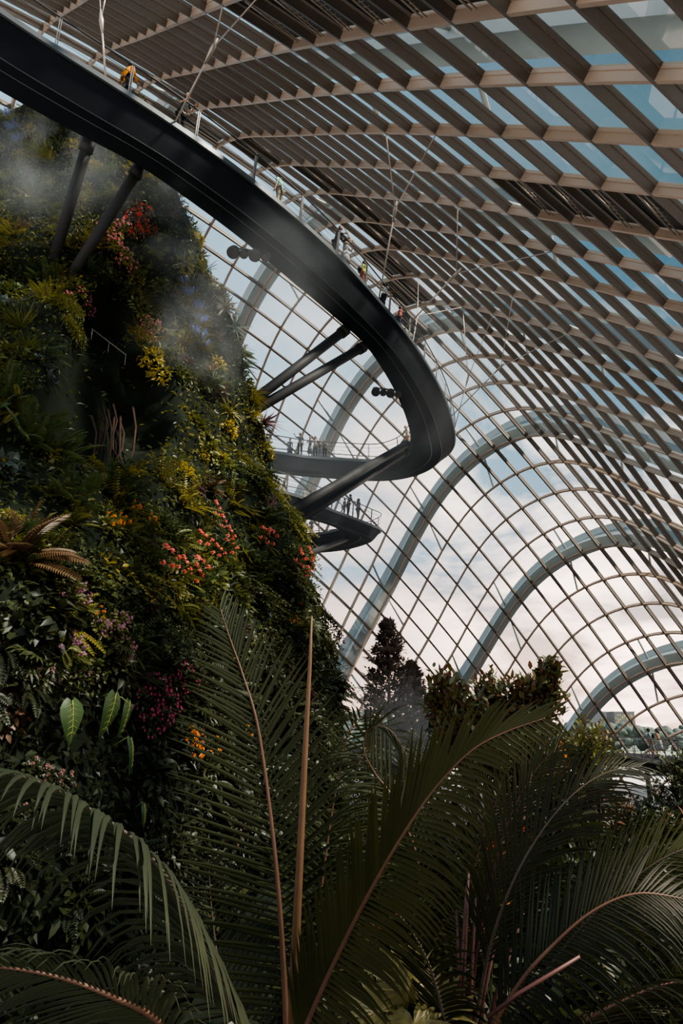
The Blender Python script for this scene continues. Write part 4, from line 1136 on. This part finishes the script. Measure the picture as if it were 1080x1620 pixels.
tree_shape(ob, ob.location, [(at(915,1175,14), .62, (.9,.7,.7)), (at(905,1215,14), .75, (1.1,.7,.8)), (at(945,1205,14.5), .55, (1,.7,.9))], 30, 26, .13, .045, ['oliveb','mid','dark'], 'bark', .04, seed=6)
rb_ = empty('red_bush', bedpt(4.4, 14)); tag(rb_, 'small reddish-leaved bush beside the visitor at the bridge end', 'shrub')
tree_shape(rb_, rb_.location, [(at(945,1168,15), .42, (.8,.6,1.0))], 22, 20, .12, .05, ['bronze','olive','rust'], 'bark', .03, seed=7)
st = empty('small_tree', V((10.6, 21.2, -4.6))); tag(st, 'small dark fine-leaved tree under the footbridge at the right frame edge', 'tree')
tree_shape(st, st.location, [(at(1062,1245,21), .85, (.9,.8,1.0)), (at(1075,1215,21), .6, (.9,.8,.8)), (at(1045,1280,21), .7, (1.2,.8,.6))], 34, 22, .16, .06, ['dark','blue','mid'], 'bark', .06, seed=8)
for k, (px, py, d) in enumerate(((950,1295,17),(1000,1300,18),(1050,1305,19),(925,1320,15),(985,1330,16),(1040,1335,17),(1085,1330,18),(900,1290,14),(880,1330,12),(880,1240,16),(915,1262,16),(858,1275,15),(840,1240,15),(800,1240,15))):
    plant('dry_bush', ('shrub_e','low_creeper_b','low_shrub_e')[k % 3], at(px, py, d), V((0,-.4,.9)).normalized(), 2.0, 'brownish dry-looking bush in the bed below the footbridge', 'shrub', 'brown bushes below the footbridge')
def conifer(base, top, R, label, seed):
    r = random.Random(seed); root = empty('conifer', base); tag(root, label, 'tree', None)
    H = top-base.z; tk = MB(); tk.tube([(0,0,0), (0,0,H*.6), (.03,0,H)], [.16,.10,.02], 8); tk.build('trunk', M['bark'], root)
    mb = MB(); br = MB()
    lv = 44
    for i in range(lv):
        t = (i+.5)/lv; z = H*(.10+.90*t); rad = R*((1-t)**.6)*(.72+.4*r.random())+.05
        for k in range(9):
            a = r.uniform(0, 2*pi); d = V((cos(a), sin(a), .25)); e = V((0,0,z))+d*rad*r.uniform(.7,1.1); s = V((0,0,z-.05))
            br.tube([s, s.lerp(e,.6)-V((0,0,.04)), e], [.018,.012,.005], 4, 0, False)
            for q in range(30):
                p = s.lerp(e, r.uniform(.25,1.02))+V((r.uniform(-.09,.09), r.uniform(-.09,.09), r.uniform(-.05,.1)))
                mb.quadleaf(p, V((d.x*.6+r.uniform(-.6,.6), d.y*.6+r.uniform(-.6,.6), r.uniform(.0,1))), V((0,0,1)), r.uniform(.15,.30), .11)
    br.build('branches', M['bark'], root); mb.build('needles', G['conifer'], root)
G['conifer'] = leafmat('conifer_needles', (.060, .052, .048), (.12, .10, .085), .1, .7)
b = at(617,1200,30); conifer(V((b.x, b.y, GROUND)), at(618,972,30).z, 2.15, 'tall dark conifer before the glass, the taller of the pair', 3)
b = at(656,1200,31); conifer(V((b.x, b.y, GROUND)), at(655,1046,31).z, 1.7, 'shorter dark conifer just right of the taller one', 4)
# low dark trees in the mist between the conifers and the wall
for k, (px, py, d) in enumerate(((600,1215,27),(650,1225,26),(690,1215,28),(570,1245,25),(700,1260,24),(625,1270,23))):
    plant('understory_shrub', ('low_creeper_a','low_shrub_a','low_creeper_b')[k % 3], at(px, py, d), V((0,-.5,.8)).normalized(), 2.6, 'dark shrub at the foot of the conifers, in the mist', 'shrub', 'shrubs at the foot of the conifers')
# ------------------------------------------------------------------ people
SK = {}
def cloth(name, c): 
    if name not in SK: SK[name] = paint('cloth_'+name, c, .85, 0, .15, 9, .2)
    return SK[name]
SKIN = [paint('skin_tan', (.36, .19, .12), .6, 0, .08, 10, .3), paint('skin_pale', (.50, .30, .21), .6, 0, .08, 10, .3), paint('skin_brown', (.20, .10, .06), .6, 0, .08, 10, .3)]
HAIR = [paint('hair_black', (.012, .010, .009), .5, 0, .2, 20, .4), paint('hair_brown', (.055, .030, .017), .5, 0, .2, 20, .4)]
def skinned(name, verts, edges, radii, mat, sub=1):
    me = bpy.data.meshes.new(name); me.from_pydata([tuple(v) for v in verts], edges, []); me.update()
    o = bpy.data.objects.new(name, me); COL.objects.link(o)
    m = o.modifiers.new('skin', 'SKIN'); m.use_smooth_shade = True
    for i, sv in enumerate(me.skin_vertices[0].data):
        sv.radius = (radii[i], radii[i]); sv.use_root = (i == 0)
    if sub: o.modifiers.new('sub', 'SUBSURF').levels = sub
    bpy.context.view_layer.update()
    ev = o.evaluated_get(bpy.context.evaluated_depsgraph_get()); nm = bpy.data.meshes.new_from_object(ev)
    bpy.data.objects.remove(o); bpy.data.meshes.remove(me)
    return nm
def mesh_into(mb, me, m=0):
    b = len(mb.v)
    for v in me.vertices: mb.v.append(tuple(v.co))
    for p in me.polygons: mb.face([b+i for i in p.vertices], m, True)
def person(loc, face, label, top, bottom, hair, skin=0, h=1.7, pose='rail', long_hair=False, coat=False, skirt=False, hat=None, bag=None, shorts=False, group=None):
    """one figure; face = heading angle (0 looks along +y)"""
    k = h/1.7; root = empty('person', loc); root.rotation_euler = (0, 0, face); tag(root, label, 'person', group)
    r = random.Random(label)
    st = .10; walk = pose == 'walk'
    J = {'pel': V((0,0,.93)), 'wa': V((0,.0,1.08)), 'ch': V((0,.01,1.28)), 'nb': V((0,.01,1.42)), 'hd': V((0,.03,1.52))}
    lean = .16 if pose in ('rail',) else 0.04
    for q in ('wa','ch','nb','hd'): J[q] = J[q]+V((0, lean*(J[q].z-.93)/.5, 0))
    for s, sx in (('l', -1), ('r', 1)):
        fwd = (.20 if s == 'l' else -.22) if walk else (.03 if s == 'l' else -.02)
        J['hip'+s] = V((sx*.09, 0, .88)); J['kn'+s] = V((sx*.10, fwd*.6+.03, .49)); J['an'+s] = V((sx*.10, fwd-.03*(1 if not walk else (0 if s == 'l' else 3)), .09)); J['to'+s] = J['an'+s]+V((sx*.02, .15, -.055))
        J['sh'+s] = J['nb']+V((sx*.17, 0, -.05))
        if pose == 'rail': J['el'+s] = J['sh'+s]+V((sx*.07, .06, -.27)); J['wr'+s] = J['el'+s]+V((-sx*.06, .23, .04))
        elif pose == 'camera': J['el'+s] = J['sh'+s]+V((sx*.10, .16, -.20)); J['wr'+s] = J['el'+s]+V((-sx*.14, .14, .20))
        elif pose == 'point' and s == 'r': J['el'+s] = J['sh'+s]+V((.12, .20, -.05)); J['wr'+s] = J['el'+s]+V((.08, .22, .08))
        else:
            sw = (-.16 if s == 'l' else .16) if walk else .02
            J['el'+s] = J['sh'+s]+V((sx*.05, sw*.4-.02, -.28)); J['wr'+s] = J['el'+s]+V((sx*.0, sw*.6+.06, -.24))
    R = {'pel': .125, 'wa': .105, 'ch': .125, 'nb': .05, 'hd': .05}
    for s in 'lr': R.update({'hip'+s: .088, 'kn'+s: .056, 'an'+s: .038, 'to'+s: .030, 'sh'+s: .050, 'el'+s: .037, 'wr'+s: .025})
    E = [('pel','wa'),('wa','ch'),('ch','nb'),('nb','hd')]
    for s in 'lr': E += [('pel','hip'+s),('hip'+s,'kn'+s),('kn'+s,'an'+s),('an'+s,'to'+s),('nb','sh'+s),('sh'+s,'el'+s),('el'+s,'wr'+s)]
    def mk(names, edges, grow, name, cut=None):
        names = list(names); idx = {n: i for i, n in enumerate(names)}
        return skinned(name, [J[n] for n in names], [(idx[a], idx[b]) for a, b in edges], [R[n]+grow for n in names], None)
    body = MB(); me = mk(J.keys(), E, 0, 'body'); mesh_into(body, me); bpy.data.meshes.remove(me)
    hc = J['hd']+V((0,.015,.075))
    b0 = len(body.v); body.ball(hc, .105, 0, 14, 10, (.76, .92, 1.08))
    for i in range(b0, len(body.v)):            # jaw, brow and nose pulled out of the skull
        p = V(body.v[i])-hc
        if p.y > .05 and abs(p.x) < .022 and -.035 < p.z < .02: p.y += .022
        if p.z < -.06: p.x *= .82; p.y += .012
        body.v[i] = tuple(hc+p)
    for sx in (-1, 1): body.ball(hc+V((sx*.080, -.005, 0)), .026, 0, 6, 5, (.4, .8, 1.2))
    # hands: palm, four unequal fingers, thumb off the side
    for s, sx in (('l', -1), ('r', 1)):
        w_ = J['wr'+s]; d = (w_-J['el'+s]).normalized(); sd = V((0,0,1)).cross(d) if abs(d.z) < .8 else V((0,1,0)); sd = sd.normalized(); nr = d.cross(sd)
        body.tube([w_-d*.01, w_+d*.03, w_+d*.085], [.024,.036,.034], 8)
        for f, (o_, l_) in enumerate(((-.027,.062),(-.009,.075),(.009,.070),(.026,.055))):
            a = w_+d*.075+sd*o_; body.tube([a, a+d*l_*.55-nr*.006, a+d*l_-nr*.024], [.009,.008,.006], 5)
        a = w_+d*.025+sd*sx*-.03; body.tube([a, a+d*.03-sd*sx*.022, a+d*.065-sd*sx*.024], [.011,.010,.007], 5)
    bo = MB(); bo.v, bo.f, bo.m, bo.sm = body.v, body.f, body.m, body.sm
    bo.v = [tuple(V(p)*k) for p in bo.v]; B = bo.build('body', SKIN[skin], root)
    def fin(me, name, mat):
        for v in me.vertices: v.co = v.co*k
        me.materials.clear(); me.materials.append(mat); o = bpy.data.objects.new(name, me); COL.objects.link(o); o.parent = root; return o
    ey = MB()
    for sx in (-1, 1): ey.ball((hc+V((sx*.034, .088, .012)))*k, .012*k, 0, 6, 5)
    ey.build('eyes', HAIR[0], root)
    J['shl2'], J['shr2'] = J['shl'].lerp(J['ell'], .75), J['shr'].lerp(J['elr'], .75); R['shl2'] = R['shr2'] = .046
    tn = ['pel','wa','ch','nbx','shl','shr']; J['nbx'] = J['nb']-V((0,0,.03)); R['nbx'] = .06
    te = [('pel','wa'),('wa','ch'),('ch','nbx'),('nbx','shl'),('nbx','shr')]
    if coat: tn += ['ell','elr','wrl2','wrr2','hem']; J['wrl2'], J['wrr2'] = J['ell'].lerp(J['wrl'], .9), J['elr'].lerp(J['wrr'], .9); R['wrl2'] = R['wrr2'] = .034; J['hem'] = V((0,0,.72)); R['hem'] = .15; te += [('shl','ell'),('shr','elr'),('ell','wrl2'),('elr','wrr2'),('pel','hem')]
    else: tn += ['shl2','shr2']; te += [('shl','shl2'),('shr','shr2')]
    fin(mk(tn, te, .016, 'shirt'), 'coat' if coat else 'shirt', cloth(*top))
    if skirt:
        mb = MB(); rings = [[V((cos(a)*rr*(1+.05*cos(a*7)), sin(a)*rr*(1+.05*cos(a*7)), z))*k for a in [2*pi*q/18 for q in range(18)]] for z, rr in ((1.0,.135),(.9,.165),(.7,.195),(.42,.235))]
        mb.sweep(rings, smooth=True); mb.build('skirt', cloth(*bottom), root)
    else:
        f = .15 if shorts else .93
        for s in 'lr': J['cu'+s] = J['kn'+s].lerp(J['an'+s], f); R['cu'+s] = .050 if shorts else .040
        ne = ['pel']+[a+s for s in 'lr' for a in ('hip','kn','cu')]; ee = []
        for s in 'lr': ee += [('pel','hip'+s),('hip'+s,'kn'+s),('kn'+s,'cu'+s)]
        fin(mk(ne, ee, .013, 'trousers'), 'shorts' if shorts else 'trousers', cloth(*bottom))
    for s in 'lr':
        sh = MB(); a, t = J['an'+s], J['to'+s]; R3 = None
        sh.ball((a.lerp(t, .45)+V((0,0,-.045)))*k, .075*k, 0, 8, 6, (.62, 1.55, .58)); sh.build('shoe', cloth('shoe', (.05,.045,.04)), root)
    hm = MB(); hm.ball((hc+V((0,-.018,.018)))*k, .113*k, 0, 12, 9, (.80, .92, 1.02))
    for i, p in enumerate(hm.v):
        q = V(p)/k-hc
        if q.y > .045 and q.z < .065: hm.v[i] = tuple((hc+V((q.x*.8, .03, q.z)))*k)
    if long_hair: hm.tube([(hc+V((0,-.06,.03)))*k, (hc+V((0,-.095,-.10)))*k, (hc+V((0,-.10,-.27)))*k], [.08*k,.085*k,.05*k], 9)
    hm.build('hair', HAIR[hair], root)
    if hat:
        mb = MB(); mb.ball((hc+V((0,-.005,.05)))*k, .115*k, 0, 12, 8, (.86,.98,.75)); mb.box((hc+V((0,.13,.055)))*k, (.15*k,.12*k,.014*k)); mb.build('cap', cloth(*hat), root)
    if bag:
        mb = MB(); c = (J['ch']+V((0,-.21,-.04)))*k
        mb.ball(c, .17*k, 0, 10, 8, (.85,.55,1.15)); bg_ = mb.build('backpack', cloth(*bag), root)
        for sx in (-1, 1):
            mb = MB(); mb.tube([c+V((sx*.09,.02,.15))*k, (J['ch']+V((sx*.10,.05,.17)))*k, (J['ch']+V((sx*.10,.14,.02)))*k, c+V((sx*.10,.04,-.12))*k], .016*k, 5); mb.build('shoulder_strap', cloth(*bag), bg_)
    return root
def on_deck(px, py, O, I, f):
    """place on a deck, fraction f across from outer to inner edge, at the photo column px nearest row py"""
    best, bd = None, 1e9
    for a, b in zip(O, I):
        p = a.lerp(b, f); q = proj(p); e = (q[0]-px)**2+.3*(q[1]-py)**2
        if e < bd: bd, best = e, (p, (a-b).normalized())
    return best
def stand(px, py, O, I, f, inward=False, **kw):
    p, d = on_deck(px, py, O, I, f)
    if inward: d = -d
    ang = math.atan2(-d.x, d.y)+kw.pop('turn', 0)
    return person(p+V((0,0,.005)), ang, **kw)
WO, WI = Os, Is
nr_ = NS*3//4
nearO, nearI = Os[:nr_], Is[:nr_]
farO, farI = Os[nr_-8:], Is[nr_-8:]
C = lambda n, c: (n, c)
stand(202,150, nearO, nearI, .22, label='person in a bright orange jacket on the upper walkway at top left', top=C('orange',(.85,.27,.015)), bottom=C('black',(.02,.02,.022)), hair=0, pose='walk', coat=True, turn=1.9)
stand(290,205, nearO, nearI, .22, label='person in dark checked clothes leaning at the walkway rail beside a hanger rod', top=C('charcoal',(.035,.035,.042)), bottom=C('black',(.02,.02,.022)), hair=0, skin=1, pose='rail')
stand(446,325, nearO, nearI, .18, label='person in a mint-green shirt on the walkway, back to the rail', top=C('mint',(.30,.60,.50)), bottom=C('khaki',(.25,.22,.16)), hair=1, skin=1, pose='stand', turn=pi, long_hair=True)
stand(532,405, nearO, nearI, .18, label='person in black leaning over the rail, left of two together on the walkway', top=C('black',(.02,.02,.022)), bottom=C('black',(.02,.02,.022)), hair=0, pose='rail', coat=True)
stand(545,415, nearO, nearI, .20, label='long-haired person in a grey patterned dress next to one in black on walkway', top=C('greypattern',(.28,.28,.28)), bottom=C('greypattern',(.28,.28,.28)), hair=0, pose='camera', long_hair=True, skirt=True)
stand(583,447, nearO, nearI, .20, label='person in a lime-yellow top with a dark bag behind the walkway posts', top=C('lime',(.50,.55,.10)), bottom=C('rust',(.35,.12,.08)), hair=0, pose='stand', bag=C('black',(.02,.02,.022)), h=1.6)
stand(600,455, nearO, nearI, .60, label='person in a dark green top standing further back on the walkway', top=C('green',(.10,.20,.12)), bottom=C('black',(.02,.02,.022)), hair=0, pose='stand', turn=2.2)
stand(611,480, nearO, nearI, .20, label='person in a white shirt and dark trousers by the rail, right of the hanger rod', top=C('white',(.62,.62,.62)), bottom=C('black',(.02,.02,.022)), hair=0, skin=2, pose='rail', turn=.4)
stand(637,510, nearO, nearI, .20, label='person in a red top half hidden by the walkway edge', top=C('red',(.45,.08,.06)), bottom=C('navy',(.03,.04,.08)), hair=0, pose='stand', h=1.6)
stand(642,695, nearO, nearI, .90, inward=True, label='person in a white top with orange by the inner rail of the hairpin', top=C('cream',(.62,.52,.45)), bottom=C('peach',(.55,.30,.20)), hair=1, skin=1, pose='rail')
for px, f, kw in ((461,.55,dict(label='hazy short figure in grey, leftmost of the group on the far walkway', top=C('fog',(.16,.16,.17)), bottom=C('fog',(.16,.16,.17)), hair=0, pose='stand', skirt=True, h=1.5)),
   (477,.82,dict(label='tall person in dark clothes pointing, in the group on the far walkway', top=C('slate',(.07,.07,.08)), bottom=C('black',(.02,.02,.022)), hair=0, pose='point', h=1.8)),
   (488,.80,dict(label='person in a grey dress right of the tall pointing person', top=C('ash',(.20,.20,.21)), bottom=C('ash',(.20,.20,.21)), hair=0, pose='rail', skirt=True, long_hair=True, h=1.6)),
   (498,.70,dict(label='person in a pale shirt holding up a camera on the far walkway', top=C('pale',(.45,.45,.45)), bottom=C('slate',(.07,.07,.08)), hair=0, pose='camera', h=1.78)),
   (507,.86,dict(label='child in dark clothes in front of the person with a camera', top=C('slate',(.07,.07,.08)), bottom=C('fog',(.16,.16,.17)), hair=0, pose='rail', h=1.25)),
   (517,.84,dict(label='person in grey rightmost of the group on the far walkway', top=C('fog',(.16,.16,.17)), bottom=C('black',(.02,.02,.022)), hair=0, pose='rail', h=1.45))):
    stand(px, 720, farO, farI, f, inward=True, **kw)
for px, py, f, kw in ((553,812,.35,dict(label='hazy dark figure left of two at the tip of the lower walkway', top=C('slate',(.07,.07,.08)), bottom=C('slate',(.07,.07,.08)), hair=0, pose='rail')),
   (565,818,.35,dict(label='hazy grey figure right of two at the tip of the lower walkway', top=C('ash',(.20,.20,.21)), bottom=C('fog',(.16,.16,.17)), hair=0, pose='stand', long_hair=True)),
   (545,810,.5,dict(label='short hazy figure behind the two at the lower walkway tip', top=C('fog',(.16,.16,.17)), bottom=C('fog',(.16,.16,.17)), hair=0, pose='stand', h=1.3))):
    stand(px, py, LO[:40], LI[:40], f, **kw)
stand(489,850, LO[40:], LI[40:], .6, inward=True, label='faint grey figure alone on the return arm of the lower walkway', top=C('ash',(.20,.20,.21)), bottom=C('ash',(.20,.20,.21)), hair=0, pose='stand', h=1.6)
def bridge_stand(px, py, f, **kw):
    p, d = on_deck(px, py, FO, FI, f); ang = kw.pop('ang'); return person(p+V((0,0,.005)), ang, **kw)
bridge_stand(957,1190,.45, ang=2.6, label='person in a grey tee and red shorts at the left end of the footbridge', top=C('steel',(.16,.18,.21)), bottom=C('redshort',(.40,.08,.07)), hair=0, pose='stand', shorts=True)
bridge_stand(1034,1198,.45, ang=1.2, label='person in a grey-blue shirt and dark cap with a black backpack on the footbridge', top=C('bluegrey',(.26,.31,.36)), bottom=C('bluegrey2',(.16,.20,.24)), hair=0, skin=0, pose='walk', shorts=True, hat=C('black',(.02,.02,.022)), bag=C('black',(.02,.02,.022)))
bridge_stand(1047,1199,.5, ang=1.0, label='person with long ginger hair and pale skirt on the footbridge', top=C('peach2',(.60,.33,.20)), bottom=C('palegrey',(.36,.40,.38)), hair=1, skin=1, pose='walk', long_hair=True, skirt=True)

# ------------------------------------------------------------------ mist
def mist(name, c, size, dens, scale, label, rot=0, col=(.86,.90,.95), thr=(.42,.75)):
    mb = MB(); mb.ball((0,0,0), 1, 0, 20, 14)
    m, nt, out = newmat(name)
    vs = N(nt, 'ShaderNodeVolumeScatter'); tc = N(nt, 'ShaderNodeTexCoord'); nz = N(nt, 'ShaderNodeTexNoise'); geo = N(nt, 'ShaderNodeNewGeometry')
    vs.inputs['Color'].default_value = (*col, 1); vs.inputs['Anisotropy'].default_value = .35
    nz.inputs['Scale'].default_value = scale; nz.inputs['Detail'].default_value = 3; nz.inputs['Roughness'].default_value = .55; nz.inputs['Distortion'].default_value = .6
    nt.links.new(geo.outputs['Position'], nz.inputs['Vector'])
    cr = N(nt, 'ShaderNodeMapRange'); cr.inputs['From Min'].default_value = thr[0]; cr.inputs['From Max'].default_value = thr[1]
    nt.links.new(nz.outputs['Fac'], cr.inputs['Value'])
    ln_ = N(nt, 'ShaderNodeVectorMath', operation='LENGTH'); nt.links.new(tc.outputs['Object'], ln_.inputs[0])
    fa = N(nt, 'ShaderNodeMapRange'); fa.inputs['From Min'].default_value = 1.0; fa.inputs['From Max'].default_value = .35; fa.interpolation_type = 'SMOOTHSTEP'
    nt.links.new(ln_.outputs['Value'], fa.inputs['Value'])
    mu = N(nt, 'ShaderNodeMath', operation='MULTIPLY'); nt.links.new(cr.outputs['Result'], mu.inputs[0]); nt.links.new(fa.outputs['Result'], mu.inputs[1])
    mm = N(nt, 'ShaderNodeMath', operation='MULTIPLY'); mm.inputs[1].default_value = dens; nt.links.new(mu.outputs[0], mm.inputs[0])
    nt.links.new(mm.outputs[0], vs.inputs['Density']); nt.links.new(vs.outputs[0], out.inputs['Volume'])
    o = mb.build('mist', m); o.location = c; o.scale = size; o.rotation_euler = (0, 0, rot); tag(o, label, 'mist', None, 'stuff'); return o
mist('mist_far', at(520,760,46), (9,8,7), .028, .12, 'white mist around the far arm of the walkway', 0, thr=(.30,.7))
mist('mist_tip', at(640,610,37), (5,6,5), .05, .22, 'thin mist drifting under the walkway tip')
mist('mist_mid', at(440,430,24), (3.4,3.4,3), .075, .35, 'thin mist streaming under the middle of the walkway')
mist('mist_wall', at(300,540,24), (2.6,2.6,3.4), .26, .45, 'mist plume in front of the upper planted wall')
mist('mist_top', at(265,340,24.5), (2.4,2.0,2.8), .30, .5, 'mist sprayed below the walkway at the wall top')
mist('mist_left', at(80,270,23.5), (3.4,2.0,2.8), .24, .5, 'mist sprayed at the top left of the planted wall')
mist('mist_base', at(630,1180,26), (4,5,3.2), .04, .2, 'dim mist around the conifers', 0, (.6,.64,.72), (.25,.7))
SC.cycles.volume_step_rate = 3.0; SC.cycles.volume_max_steps = 96
